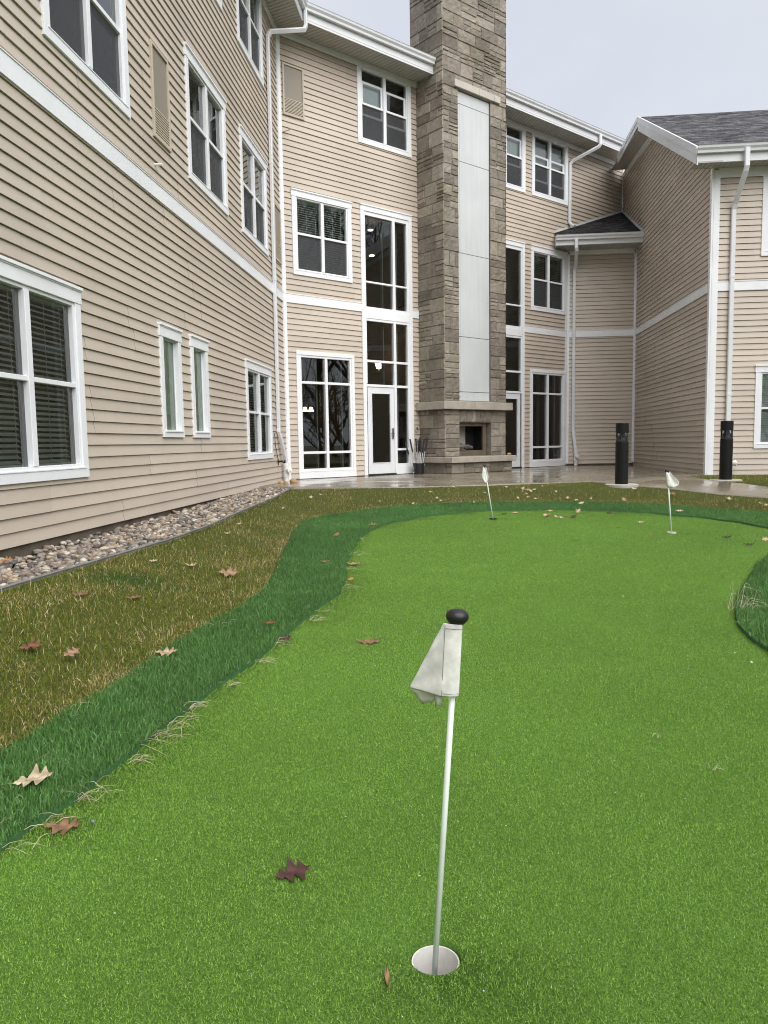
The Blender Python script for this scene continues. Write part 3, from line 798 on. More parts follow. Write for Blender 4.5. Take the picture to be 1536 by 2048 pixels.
# ------------------------------------------------------------------ chimney
PAL = [(.30, .265, .23), (.26, .225, .195), (.345, .31, .265), (.29, .26, .225), (.33, .29, .25), (.245, .22, .195), (.30, .28, .235)]
rc = random.Random(21)
def blk(mb, P, a, b, p, q, base, pr, col):
    """rough faced block on a face with point function P(u,z,d)"""
    m = .005; a += m; b -= m; p += m*.8; q -= m*.8
    i = min(.014, (b-a)*.2, (q-p)*.25)
    nu = max(2, int((b-a)/.09)+1); nz = max(2, int((q-p)/.07)+1)
    V = []; Fc = []
    for jz in range(nz+1):
        for ju in range(nu+1):
            uu = a+i+(b-a-2*i)*ju/nu; zz = p+i+(q-p-2*i)*jz/nz
            V.append(P(uu+rc.uniform(-.003, .003), zz+rc.uniform(-.003, .003), base+pr*rc.uniform(.62, 1.15)))
    for jz in range(nz):
        for ju in range(nu):
            k = jz*(nu+1)+ju; Fc.append((k, k+1, k+nu+2, k+nu+1))
    top = [ju for ju in range(nu+1)]
    ringi = [j for j in range(nu+1)]+[jz*(nu+1)+nu for jz in range(1, nz+1)]+[nz*(nu+1)+ju for ju in range(nu-1, -1, -1)]+[jz*(nu+1) for jz in range(nz-1, 0, -1)]
    def edge(idx):
        jz, ju = divmod(idx, nu+1)
        return P(a+(b-a)*ju/nu, p+(q-p)*jz/nz, base-.004)
    k0 = len(V); V += [edge(x) for x in ringi]; n = len(ringi)
    for j in range(n):
        j2 = (j+1) % n; Fc.append((k0+j, k0+j2, ringi[j2], ringi[j]))
    mb.add(V, Fc, col)
def ashlar(mb, P, u0, u1, z0, z1, base, soldier=False, bh=(.18, .34), bw=(.24, .60)):
    z = z0
    while z < z1-.02:
        h = rc.uniform(*bh)
        if z+h > z1-.08: h = z1-z
        u = u0
        while u < u1-.02:
            w = rc.uniform(*bw) if not soldier else rc.uniform(.12, .22)
            if u+w > u1-.11: w = u1-u
            kind = rc.random(); c0 = rc.choice(PAL)
            if soldier or kind < .56 or h < .14: parts = [(z, z+h)]
            elif kind < .93: m = z+h*rc.uniform(.35, .65); parts = [(z, m), (m, z+h)]
            else: m = z+h*rc.uniform(.28, .38); m2 = z+h*rc.uniform(.6, .72); parts = [(z, m), (m, m2), (m2, z+h)]
            for a, b in parts:
                cut = [u, u+w]
                if w > .34 and (b-a) < .13 and rc.random() < .5: cut = [u, u+w*rc.uniform(.35, .65), u+w]
                for x0, x1 in zip(cut[:-1], cut[1:]):
                    c = rc.choice(PAL); g = rc.uniform(.60, 1.14); c = tuple(g*(v*.6+o*.4)*w_ for v, o, w_ in zip(c, c0, (1.01, 1.0, .965)))
                    blk(mb, P, x0, x1, a, b, base, rc.uniform(.010, .026), c)
            u += w
        z += h
CU0, CU1, CD = 3.73, 5.83, .88
ZT = 13.6
mb = MB(); MORT = (.25, .225, .195)
# mortar core as pieces round the recesses
def core(a, b, p, q, d0, d1): mb.fb(BW, a, b, p, q, d0, d1, MORT)
core(CU0+.01, 4.21, .0, ZT, -.19, CD-.012); core(5.30, CU1-.01, .0, ZT, -.19, CD-.012)
core(4.21, 5.30, 8.63, ZT, -.19, CD-.012); core(4.21, 5.30, 1.19, 1.69, -.19, CD-.012); core(4.21, 5.30, 0, .40, -.19, CD-.012)
core(4.21, 5.30, 1.69, 8.63, -.19, CD-.14)
Pf = lambda u, z, d: BW.p(u, z, d)
ashlar(mb, Pf, CU0, 4.21, .385, 1.48, CD-.012); ashlar(mb, Pf, 5.30, CU1, .385, 1.48, CD-.012)
ashlar(mb, Pf, 4.21, 5.30, 1.19, 1.48, CD-.012, soldier=True, bh=(.28, .30))
ashlar(mb, Pf, CU0, 4.22, 1.67, 8.62, CD-.012, bw=(.16, .5)); ashlar(mb, Pf, 5.28, CU1, 1.67, 8.62, CD-.012, bw=(.16, .5))
ashlar(mb, Pf, CU0, CU1, 8.62, ZT, CD-.012)
Ps = lambda u, z, d: BW.p(CU0-d, z, u)      # left flank, u = distance from the wall
ashlar(mb, Ps, .0, CD+.012, .385, 1.48, -.010); ashlar(mb, Ps, .0, CD+.012, 1.67, 8.9, -.010); ashlar(mb, Ps, -.19, CD+.012, 8.9, ZT, -.010)
Pr = lambda u, z, d: BW.p(CU1+d, z, CD+.012-u)
ashlar(mb, Pr, .0, CD, .385, 1.48, -.010); ashlar(mb, Pr, .0, CD, 1.67, 8.9, -.010); ashlar(mb, Pr, .0, 1.07, 8.9, ZT, -.010)
chim = mb.build('stone_chimney', 'ashlar', bld, label='tall rough stone fireplace chimney')
# recess sides + panel
mb = MB()
zl = [1.69, 1.90, 3.172, 5.068, 7.10, 8.352, 8.62]
for p, q in zip(zl[:-1], zl[1:]):
    for a, b, dd in ((4.222, 4.292, 0), (4.2935, 5.205, .003), (5.2065, 5.278, 0)):
        mb.fb(BW, a, b, p+.006, q-.006, CD-.10, CD-.045+dd)
pn = mb.build('chimney_panel', 'panel_white', chim, label='white panels set into the chimney face', bevel=.002)
mb = MB(); mb.fb(BW, 4.215, 5.285, 1.69, 8.62, CD-.138, CD-.098); mb.build('panel_backing', 'soffit_groove', chim)
def slab(name, u0, u1, z0, z1, d1, cuts, label, d0=0.0, mat='limestone'):
    mb = MB(); e = [u0]+cuts+[u1]
    for a, b in zip(e[:-1], e[1:]): mb.fb(BW, a+.002, b-.002, z0, z1, d0, d1+rc.uniform(-.003, .003))
    return mb.build(name, mat, chim, label=label, bevel=.010)
slab('lintel', 4.07, 5.58, 8.648, 8.80, CD+.055, [4.86, 5.37], 'pale stone lintel above the white panels', CD-.02, 'limestone_light')
slab('mantel', 3.60, 5.95, 1.485, 1.668, 1.0, [4.62], 'pale stone mantel shelf over the firebox')
slab('hearth_slab', 3.66, 5.885, .25, .385, 1.18, [4.95], 'pale stone hearth slab')
mb = MB()
mb.fb(BW, 3.765, 5.815, 0, .25, 0, 1.075, MORT)
ashlar(mb, Pf, 3.755, 5.825, 0, .25, 1.075, bh=(.25, .25), bw=(.3, .6))
Ph = lambda u, z, d: BW.p(3.765-d, z, u)
ashlar(mb, Ph, 0, 1.095, 0, .25, 0, bh=(.25, .25), bw=(.3, .6))
mb.build('hearth_base', 'ashlar', chim)
# firebox
mb = MB(); f0, f1 = CD-.16, CD-.10
mb.fb(BW, 4.212, 4.235, .40, 1.19, f0, f1); mb.fb(BW, 5.12, 5.22, .40, 1.19, f0, f1)
mb.fb(BW, 4.235, 5.12, .40, .525, f0, f1-.002); mb.fb(BW, 4.235, 5.12, 1.10, 1.19, f0, f1-.002)
mb.fb(BW, 5.22, 5.298, .40, 1.19, f0-.05, f0-.01)
fx = mb.build('firebox', 'firebox_metal', chim, label='brown metal firebox frame', bevel=.004)
box_room(BW, 4.235, 5.22, .42, 1.17, CD-.161, CD-.52, fx, 'firebox_black')
mb = MB()
for (u, z, d, dx, r) in ((4.40, .60, .55, .5, .05), (4.5, .66, .50, .30, .042), (4.38, .70, .52, .22, .038), (4.66, .59, .58, .3, .045), (4.44, .77, .50, .10, .035)):
    a = BW.p(u, z, d); b = BW.p(u+dx*.8, z+rc.uniform(-.03, .03), d-rc.uniform(-.08, .1))
    mb.tube([a, a.lerp(b, .5)+Vector((0, 0, .012)), b], r, 8, sizes=[.85, 1, .8])
mb.build('gas_log', 'log', fx)
mb = MB(); mb.fb(BW, 4.56, 4.90, .54, 1.12, CD-.518, CD-.50); mb.build('firebox_liner', 'firebrick', fx)

# ------------------------------------------------------------------ terrain
def Dof(x, y): return -np.asarray(x)*sin(AL)+np.asarray(y)*cos(AL)
def sstep(a, b, x):
    t = np.clip((np.asarray(x, float)-a)/(b-a), 0, 1); return t*t*(3-2*t)
_D = np.array([-60, 7, 9.9, 11.0, 12.35, 13, 60]); _Z = np.array([-.34, -.34, -.305, -.195, -.032, -.03, -.03])
def terr(x, y):
    x = np.asarray(x, float); y = np.asarray(y, float)
    z = np.interp(Dof(x, y), _D, _Z)
    zl = np.interp(y, [-60, 4, 5.3, 10.3, 12.5, 60], [-.20, -.19, -.17, -.06, -.035, -.035])
    t = sstep(-1.35, -2.75, x)
    return z*(1-t)+np.maximum(z, zl)*t
def onground(px, py, off=0.0):
    d = ray(px, py); t = .3; 
    prev = CC[2]-terr(0, 0)
    lo = hi = None
    ts = np.linspace(.5, 40, 1600); P = CC[None]+d[None]*ts[:, None]
    g = P[:, 2]-(terr(P[:, 0], P[:, 1])+off)
    i = np.argmax(g < 0)
    if g[i] >= 0: return CC+d*40
    a, b = ts[i-1], ts[i]
    for _ in range(30):
        m = (a+b)/2; p = CC+d*m
        if p[2]-(terr(p[0], p[1])+off) < 0: b = m
        else: a = m
    return CC+d*b
def gpts(pl, off=0): return [onground(x, y, off)[:2] for x, y in pl]

FR_OUT = [(0, 1515), (60, 1478), (150, 1425), (240, 1370), (330, 1303), (400, 1262), (470, 1225), (530, 1180), (553, 1140), (565, 1110), (585, 1068), (606, 1044), (655, 1031), (720, 1023), (800, 1014), (880, 1009), (960, 1006), (1040, 1006), (1100, 1006), (1180, 1006), (1260, 1008), (1340, 1012), (1440, 1020), (1536, 1027), (1700, 1042)]
FR_IN = [(0, 1702), (60, 1665), (150, 1606), (200, 1567), (270, 1507), (350, 1442), (430, 1382), (500, 1332), (560, 1282), (610, 1242), (650, 1211), (678, 1190), (690, 1160), (696, 1120), (713, 1087), (735, 1066), (780, 1047), (840, 1035), (900, 1028), (960, 1023), (1040, 1021), (1120, 1020), (1200, 1022), (1300, 1027), (1400, 1036), (1480, 1047), (1536, 1058), (1700, 1085)]
ISL = [(1700, 1105), (1580, 1104), (1536, 1112), (1515, 1132), (1490, 1167), (1473, 1200), (1470, 1226), (1482, 1257), (1502, 1278), (1536, 1306), (1600, 1350), (1700, 1400)]
BED = [(0, 1186), (100, 1156), (206, 1124), (330, 1087), (420, 1055), (480, 1027), (545, 1000), (577, 983), (580, 978)]
PAT = [(575, 977.5), (700, 974.5), (830, 973), (980, 969), (1070, 966), (1183, 962), (1230, 967), (1342, 976), (1429, 986), (1536, 994), (1700, 1010)]
WEDGE = [(1374, 949.5), (1389, 953.5), (1432, 961.5), (1487, 966), (1536, 973), (1700, 986)]
def jit(P, amp, seed):
    """resample a polyline and roughen it a little"""
    r = np.random.default_rng(seed); P = np.array(P); out = []
    for a, b in zip(P[:-1], P[1:]):
        n = max(1, int(np.linalg.norm(b-a)/.16))
        for i in range(n): out.append(a+(b-a)*i/n)
    out.append(P[-1]); out = np.array(out)
    out[1:-1] += r.normal(0, amp, out[1:-1].shape)
    return [tuple(p) for p in out]
fo = gpts(FR_OUT); fi = gpts(FR_IN); isl = gpts(ISL); bed = gpts(BED); pat = gpts(PAT, .03); wed = gpts(WEDGE, .03)
# continue outside the frame
fo = [np.array([-3.1, -4.0]), np.array([-2.35, .8])]+list(fo)+[np.array([7.6, 6.0]), np.array([8, -4.0])]
fi = [np.array([-2.3, -4.0]), np.array([-1.45, .6])]+list(fi)+[np.array([6.2, 7.5]), np.array([5.6, 6.6])]
isl = [np.array([5.2, 6.4])]+list(isl)+[np.array([4.6, -4.0])]
fo_l = jit(fo, .008, 1); 
greenpoly = jit(fi, .006, 2)+jit(isl, .006, 3)
fringepoly = fo_l
ber = jit([np.array([bed[0][0]-.12, -4.0]), np.array([bed[0][0]-.05, 2.0])]+list(bed), .004, 4)
bedpoly = ber+[(-A_+.35, CY-2.55), (-A_-.02, CY-2.4), (-A_-.02, -4.0)]
patf = [tuple(p) for p in pat]
patpoly = [(-A_-.05, CY-2.4), (-A_+.35, CY-2.55)]+patf+[(12, 9.0), (12, 11.2)]+[tuple(p) for p in wed[::-1]]+[(XR+.05, wed[0][1]+.1), (XR+.05, YB+.1), (YB+KB, YB+.1), (-A_-.05, CY+.1)]
cupc = [onground(871, 1914), onground(1343, 1066), onground(986, 1038.5)]
CUPR = .0512
cuppoly = [[(c[0]+(CUPR+.0035)*cos(2*pi*k/28), c[1]+(CUPR+.0035)*sin(2*pi*k/28)) for k in range(28)] for c in cupc]

def inside(poly, x, y):
    P = np.array(poly); x = np.asarray(x); y = np.asarray(y); r = np.zeros(x.shape, bool)
    x0, y0 = P[:, 0], P[:, 1]; x1, y1 = np.roll(x0, -1), np.roll(y0, -1)
    for a, b, c, d in zip(x0, y0, x1, y1):
        if b == d: continue
        m = ((b > y) != (d > y)) & (x < (c-a)*(y-b)/(d-b)+a); r ^= m
    return r
verts = []; edges = []
def loop(poly, closed=True):
    k = len(verts); n = len(poly)
    verts.extend([Vector((float(p[0]), float(p[1]))) for p in poly])
    edges.extend([(k+i, k+(i+1) % n) for i in range(n if closed else n-1)])
loop(fringepoly); loop(greenpoly); loop(bedpoly); loop(patpoly)
for c in cuppoly: loop(c)
loop([(-14, -7), (14, -7), (14, 26), (-14, 26)])
for gx in np.arange(-4.2, 8.6, .3):
    for gy in np.arange(-3.9, 24, .3):
        x, y = gx+random.uniform(-.04, .04), gy+random.uniform(-.04, .04)
        if any((x-c[0])**2+(y-c[1])**2 < .01 for c in cupc): continue
        verts.append(Vector((x, y)))
r = delaunay_2d_cdt(verts, edges, [], 0, 1e-5)
GV = np.array([tuple(v) for v in r[0]]); GT = np.array([f for f in r[2] if len(f) == 3])
cen = GV[GT].mean(1); cx, cy = cen[:, 0], cen[:, 1]
in_g = inside(greenpoly, cx, cy); in_f = inside(fringepoly, cx, cy); in_b = inside(bedpoly, cx, cy); in_p = inside(patpoly, cx, cy)
in_c = np.zeros(len(GT), bool)
for c in cuppoly: in_c |= inside(c, cx, cy)
in_out = (cx > -14) & (cx < 14) & (cy > -7) & (cy < 26)
REG = {'green': in_g & ~in_c & in_f, 'fringe': in_f & ~in_g & ~in_c, 'bed': in_b & ~in_f, 'patio': in_p & ~in_f & ~in_b}
REG['lawn'] = in_out & ~in_f & ~in_b & ~in_p
def zfun(x, y): return terr(x, y)
def region(name, key, off, mat, skirt=.12, kind='structure', extra=None):
    T = GT[REG[key]]
    a, b, c = GV[T[:, 0]], GV[T[:, 1]], GV[T[:, 2]]
    fl = ((b[:, 0]-a[:, 0])*(c[:, 1]-a[:, 1])-(b[:, 1]-a[:, 1])*(c[:, 0]-a[:, 0])) < 0
    T = T.copy(); T[fl] = T[fl][:, ::-1]
    ids, inv = np.unique(T, return_inverse=True); T = inv.reshape(T.shape)
    xy = GV[ids]; z = zfun(xy[:, 0], xy[:, 1])+off
    if extra is not None: z = z+extra(xy[:, 0], xy[:, 1])
    V = np.column_stack([xy, z])
    ec = {}
    for t in T:
        for i in range(3):
            e = (t[i], t[(i+1) % 3]); ec[e] = 1
    bd = [e for e in ec if (e[1], e[0]) not in ec]
    n = len(V); low = V.copy(); low[:, 2] -= skirt
    sk = []
    for a, b in bd: sk += [(a, a+n, b+n), (a, b+n, b)]
    o = big_mesh(name, np.vstack([V, low]), np.vstack([T, np.array(sk)]), mat)
    tag(o, kind=kind); return o, V[:, :], T
og, gV, gT = region('putting_green', 'green', .0, 'green_turf', skirt=.03)
of, fV, fT = region('fringe', 'fringe', .018, 'fringe_turf')
ol, lV, lT = region('lawn', 'lawn', .010, 'lawn_soil')
ob_, bV, bT = region('rock_bed', 'bed', -.05, 'soil_base')
op, pV, pT = region('patio', 'patio', .024, 'wet_concrete', skirt=.2)
mb = MB(); mb.add([(-400, -400, -.62), (400, -400, -.62), (400, 400, -.62), (-400, 400, -.62)], [(0, 1, 2, 3)])
tag(mb.build('ground', 'far_ground'), kind='structure')

# ------------------------------------------------------------------ grass
def vnoise(x, y, s, seed):
    r = np.random.default_rng(seed).random((64, 64)); X = x*s+100; Y = y*s+100
    i = np.floor(X).astype(int); j = np.floor(Y).astype(int); u = X-i; v = Y-j; u = u*u*(3-2*u); v = v*v*(3-2*v)
    g = lambda a, b: r[a % 64, b % 64]
    return (g(i, j)*(1-u)+g(i+1, j)*u)*(1-v)+(g(i, j+1)*(1-u)+g(i+1, j+1)*u)*v
def scatter(V, T, dens, vis=True):
    """random points on a triangle set, density per m2 from depth; only where the photo could see"""
    a, b, c = V[T[:, 0]], V[T[:, 1]], V[T[:, 2]]
    ar = np.abs((b[:, 0]-a[:, 0])*(c[:, 1]-a[:, 1])-(b[:, 1]-a[:, 1])*(c[:, 0]-a[:, 0]))/2
    m = (a+b+c)/3; D = Dof(m[:, 0], m[:, 1]); S = m[:, 0]*cos(AL)+m[:, 1]*sin(AL)
    core_ = (D > 1.0) & (np.abs(S) < D*.60+.6); ok = ((D > -.8) & (D < 16) & (np.abs(S) < np.abs(D)*.62+1.9))*np.where(core_, 1.0, .4)
    n = RNG.poisson(ar*dens(D)*ok); k = np.repeat(np.arange(len(T)), n)
    u = RNG.random(len(k)); v = RNG.random(len(k)); f = u+v > 1; u[f] = 1-u[f]; v[f] = 1-v[f]
    return a[k]+(b[k]-a[k])*u[:, None]+(c[k]-a[k])*v[:, None]
def blades(P, L, W, lean, tintf, bend=.5, mid=True):
    n = len(P); az = RNG.random(n)*2*pi; la = RNG.random(n)*2*pi
    L = L*(.6+.8*RNG.random(n)); W = W*(.7+.6*RNG.random(n)); th = np.abs(RNG.normal(0, lean, n)).clip(0, 1.45)
    d = np.stack([np.cos(la), np.sin(la), np.zeros(n)], 1); w = np.stack([np.cos(az), np.sin(az), np.zeros(n)], 1)*W[:, None]/2
    up = np.array([0, 0, 1.])
    dir1 = d*np.sin(th*(1-bend))[:, None]+up*np.cos(th*(1-bend))[:, None]
    dir2 = d*np.sin(np.minimum(1.55, th*(1+bend)))[:, None]+up*np.cos(np.minimum(1.55, th*(1+bend)))[:, None]
    M_ = P+dir1*(L*.5)[:, None]; Tp = M_+dir2*(L*.5)[:, None]
    col = tintf(P, n)
    if mid:
        V = np.stack([P-w, P+w, M_-w*.8, M_+w*.8, Tp], 1).reshape(-1, 3)
        k = np.arange(n)[:, None]*5
        T = np.concatenate([k+[0, 1, 3], k+[0, 3, 2], k+[2, 3, 4]], 0); tt = np.repeat(col, 5, 0)
    else:
        V = np.stack([P-w, P+w, Tp], 1).reshape(-1, 3); k = np.arange(n)[:, None]*3
        T = k+[0, 1, 2]; tt = np.repeat(col, 3, 0)
    return V, T, tt
def pal(cols, wts, n):
    c = np.array(cols); i = RNG.choice(len(c), n, p=np.array(wts)/np.sum(wts)); return c[i]
FO = np.array(fo_l)
def dist_to(poly, P):
    A = np.array(poly); d = np.full(len(P), 9.)
    for a, b in zip(A[:-1], A[1:]):
        ab = b-a; t = (((P[:, :2]-a)@ab)/(ab@ab+1e-9)).clip(0, 1); d = np.minimum(d, np.linalg.norm(P[:, :2]-a-t[:, None]*ab, axis=1))
    return d
def lawn_tint(P, n):
    pn = vnoise(P[:, 0], P[:, 1], 1.6, 5)*.55+vnoise(P[:, 0], P[:, 1], 5, 6)*.45
    e = np.exp(-dist_to(fo_l, P)/.28)*(.35+.65*vnoise(P[:, 0], P[:, 1], .9, 9))
    far = sstep(8.5, 11.5, Dof(P[:, 0], P[:, 1]))
    ps = (.03+1.1*(pn-.50)+.62*e-.12*far).clip(.03, .85)
    straw = pal([(.42, .34, .15), (.34, .26, .10), (.52, .43, .23), (.26, .19, .065)], [4, 4, 2, 2], n)
    gr = pal([(.100, .142, .014), (.078, .118, .012), (.140, .165, .022), (.172, .168, .030)], [4, 3, 3, 3], n)
    s = RNG.random(n) < ps
    c = np.where(s[:, None], straw, gr)
    spot = np.exp(-(((P[:, 0]+2.32)/.28)**2+((P[:, 1]-5.0)/.22)**2))
    c = np.where((RNG.random(n) < spot)[:, None], np.array([.03, .10, .012]), c)
    return c*(.95+.42*RNG.random(n))[:, None]
P = scatter(lV, lT, lambda D: np.interp(D, [2, 4, 8, 13], [22000, 16000, 7000, 4000]))
P[:, 2] -= .004
V, T, tt = blades(P, .026, .0023, 1.12, lawn_tint)
P2 = scatter(lV, lT, lambda D: np.interp(D, [2, 4, 8, 13], [500, 400, 250, 120]))
V2, T2, t2 = blades(P2, .05, .0022, 1.35, lambda P, n: pal([(.55, .45, .25), (.42, .32, .15), (.62, .54, .34)], [3, 3, 2], n)*(.8+.4*RNG.random(n))[:, None])
o = big_mesh('grass', np.vstack([V, V2]), np.vstack([T, T2+len(V)]), 'blade', np.vstack([tt, t2])); tag(o, kind='stuff')
def fr_tint(P, n):
    pn = vnoise(P[:, 0], P[:, 1], 1.3, 15)*.6+vnoise(P[:, 0], P[:, 1], 6, 16)*.4
    c = pal([(.074, .168, .036), (.092, .200, .054), (.056, .136, .027), (.14, .27, .10)], [4, 3, 3, 1.2], n)
    return c*(.62+.75*pn+.25*RNG.random(n))[:, None]
P = scatter(fV, fT, lambda D: np.interp(D, [1.5, 3, 6, 13], [30000, 24000, 11000, 5500]))
V, T, tt = blades(P, .029, .0024, .95, fr_tint)
o = big_mesh('fringe_turf_fibre', V, T, 'fiber_green', tt); tag(o, kind='stuff')
def gr_tint(P, n):
    pn = vnoise(P[:, 0], P[:, 1], .8, 25)*.5+vnoise(P[:, 0], P[:, 1], 4, 26)*.5
    c = pal([(.190, .345, .050), (.142, .278, .034), (.240, .410, .074), (.36, .50, .15)], [4, 4, 3, .3], n)
    return c*(.78+.30*pn+.16*RNG.random(n))[:, None]
P = scatter(gV, gT, lambda D: np.interp(D, [1.2, 2.2, 4, 7, 12], [95000, 70000, 32000, 10000, 5500]))
wS = np.interp(Dof(P[:, 0], P[:, 1]), [1.2, 3, 8], [.8, 1.1, 2.2])
V, T, tt = blades(P, .0070*np.interp(wS, [1, 2.4], [1, 1.45]), .0019*wS, .95, gr_tint, mid=False)
o = big_mesh('putting_turf_fibre', V, T, 'fiber_green', tt); tag(o, kind='stuff')

# ------------------------------------------------------------------ river rock
def icos(sub):
    import bmesh
    bm = bmesh.new(); bmesh.ops.create_icosphere(bm, subdivisions=sub, radius=1)
    bm.verts.ensure_lookup_table(); v = np.array([tuple(x.co) for x in bm.verts]); f = np.array([[q.index for q in x.verts] for x in bm.faces]); bm.free()
    return v, f
IV, IF = icos(2); IV3, IF3 = icos(3)
def rockshape(seed, iv=IV):
    r = np.random.default_rng(seed); v = iv.copy(); s = np.ones(len(v))
    for _ in range(6):
        d = r.normal(size=3); d /= np.linalg.norm(d); s += r.uniform(-.10, .10)*np.sin((v@d)*r.uniform(1, 2.6)+r.uniform(0, 6))
    return v*s[:, None]
shapes = [rockshape(i) for i in range(14)]
P = scatter(bV, bT, lambda D: np.interp(D, [2, 6, 12], [1300, 1150, 1000]))
ok = inside(bedpoly, P[:, 0], P[:, 1]) & (P[:, 0] > -A_+.03); P = P[ok]
n = len(P)
lay = RNG.random(n)
RC = np.array([(.34, .29, .245), (.22, .20, .185), (.42, .385, .33), (.13, .125, .125), (.27, .22, .18), (.26, .25, .235), (.37, .30, .22), (.18, .155, .145), (.48, .46, .42), (.10, .10, .105)])
VV = []; TT = []; CT = []; k = 0
for i in range(n):
    sh = shapes[i % 14]; s = RNG.uniform(.014, .032)
    sc = np.array([s*RNG.uniform(1, 1.5), s*RNG.uniform(.8, 1.1), s*RNG.uniform(.5, .8)])
    a = RNG.uniform(0, 2*pi); t1, t2_ = RNG.normal(0, .3, 2)
    R = np.array([[cos(a), -sin(a), 0], [sin(a), cos(a), 0], [0, 0, 1]])@np.array([[1, 0, 0], [0, cos(t1), -sin(t1)], [0, sin(t1), cos(t1)]])@np.array([[cos(t2_), 0, sin(t2_)], [0, 1, 0], [-sin(t2_), 0, cos(t2_)]])
    v = (sh*sc)@R.T+P[i]+np.array([0, 0, .012+.050*lay[i]])
    VV.append(v); TT.append(IF+k); k += len(v)
    c = RC[RNG.integers(len(RC))]*RNG.uniform(.65, 1.2)*np.array([1.05, .99, .91]); CT.append(np.repeat(c[None], len(v), 0))
o = big_mesh('river_rock', np.vstack(VV), np.vstack(TT), 'river_stone', np.vstack(CT), smooth=True); tag(o, kind='stuff')
# edging strip along the bed
mb = MB(); e = [Vector((*p, float(terr(p[0], p[1]))+.008)) for p in ber]
mb.sweep(e, [(-.012, -.08), (.012, -.08), (.014, .012), (.018, .024), (.006, .034), (-.010, .026)], cap=True)
tag(mb.build('landscape_edging', 'edging'), 'grey plastic landscape edging between the river rock and the lawn', 'edging')
# two rounded rocks where the bed ends, one small stone on the hearth
def rock(name, px, py, size, mat, label, seed, off=0, z=None, cat='rock', flat=.8):
    if z is None: p = onground(px, py, off)
    else: p = np.array(z, float)
    mb = MB(); v = rockshape(seed, IV3)*np.array([size, size*.85, size*flat]); mb.add(v, [tuple(f) for f in IF3])
    o = mb.build(name, mat, smooth=True); o.location = (p[0], p[1], p[2]+size*flat*.72); o.rotation_euler = (0, 0, seed)
    return tag(o, label, cat)
rock('rock', 589, 968, .085, 'boulder', 'rounded orange brown rock at the end of the rock bed, on the patio edge', 31)
rock('rock', 562, 969.5, .062, 'boulder', 'smaller tan rock beside the drain at the end of the rock bed', 33)
rock('rock', 573, 971, .05, 'boulder', 'small dark tan rock between two larger ones at the patio corner', 36)
q = BW.p(5.72, .385, 1.08); rock('stone', 0, 0, .055, 'boulder', 'small stone lying on the right end of the hearth slab', 35, z=tuple(q), cat='stone', flat=.6)

# ------------------------------------------------------------------ bollards
def bollard(px, py, label, h=1.07, R=.105):
    p = onground(px, py, .02)
    e = empty('bollard_light', p, label, 'bollard light', 'black bollard lights beside the path')
    x, y, z = p
    mb = MB(); mb.lathe([(0, -.12), (.27, -.12), (.27, .006), (.255, .014), (0, .014)], p, 32); mb.build('concrete_footing', 'concrete_pad', e)
    mb = MB(); mb.lathe([(R, .014), (R, h*.68), (R*.985, h*.695), (R*.93, h*.70), (0, h*.70)], p, 32); mb.build('post', 'black_metal', e, smooth=False)
    mb = MB(); mb.lathe([(R*.90, h*.70), (R*.90, h*.735), (R*.80, h*.77), (R*.50, h*.80), (R*.40, h*.84), (0, h*.84)], p, 32); mb.build('reflector', 'black_plastic', e, smooth=True)
    mb = MB(); mb.lathe([(R*.96, h*.70), (R*.96, h*.84)], p, 32); mb.build('lens', 'clear_lens', e, smooth=True)
    mb = MB(); mb.lathe([(0, h*.838), (R*1.0, h*.838), (R, h*.985), (R*.97, h), (0, h)], p, 32); mb.build('cap', 'black_metal', e)
    return e
glass_mat('clear_lens', (.86, .90, .88), 1.45)
bollard(1243, 969.5, 'black bollard light at the lawn edge in front of the small bay', h=1.02)
bollard(1451, 960.5, 'black bollard light on the grass wedge in front of the right downspout', h=1.04)

# ------------------------------------------------------------------ bucket with putters
bp = hit(837.5, 947.5, (0, 0, 1), 0.0); bp[2] = 0.0
bk_ = empty('bucket', bp, 'black plastic bucket holding putters beside the entry door', 'bucket')
mb = MB(); mb.lathe([(0, .004), (.112, .004), (.115, 0), (.135, .235), (.142, .236), (.142, .25), (.13, .25), (.127, .235), (.108, .012), (0, .012)], bp, 28); mb.build('bucket_body', 'black_plastic', bk_, smooth=False)
mb = MB(); mb.tube([Vector(bp)+Vector((-.142*cos(t), .03-.02*0, .235-.11*sin(t))) + Vector((0, -.142*sin(t)*.9, 0)) for t in np.linspace(0, pi, 12)], .004, 6); mb.build('bucket_handle', 'chrome', bk_)
Rv = Vector((cos(AL), sin(AL), 0))
clubs = [(-.085, -.33, .86, 'leftmost putter, leaning far left out of the bucket'), (-.05, -.19, .93, 'putter leaning left, second from the left in the bucket'), (-.02, -.05, .93, None), (.005, -.02, .88, None), (.015, .02, .95, None), (.03, .04, .90, None), (.045, .11, .90, None), (.06, .19, .97, 'rightmost putter, tallest black grip in the bucket')]
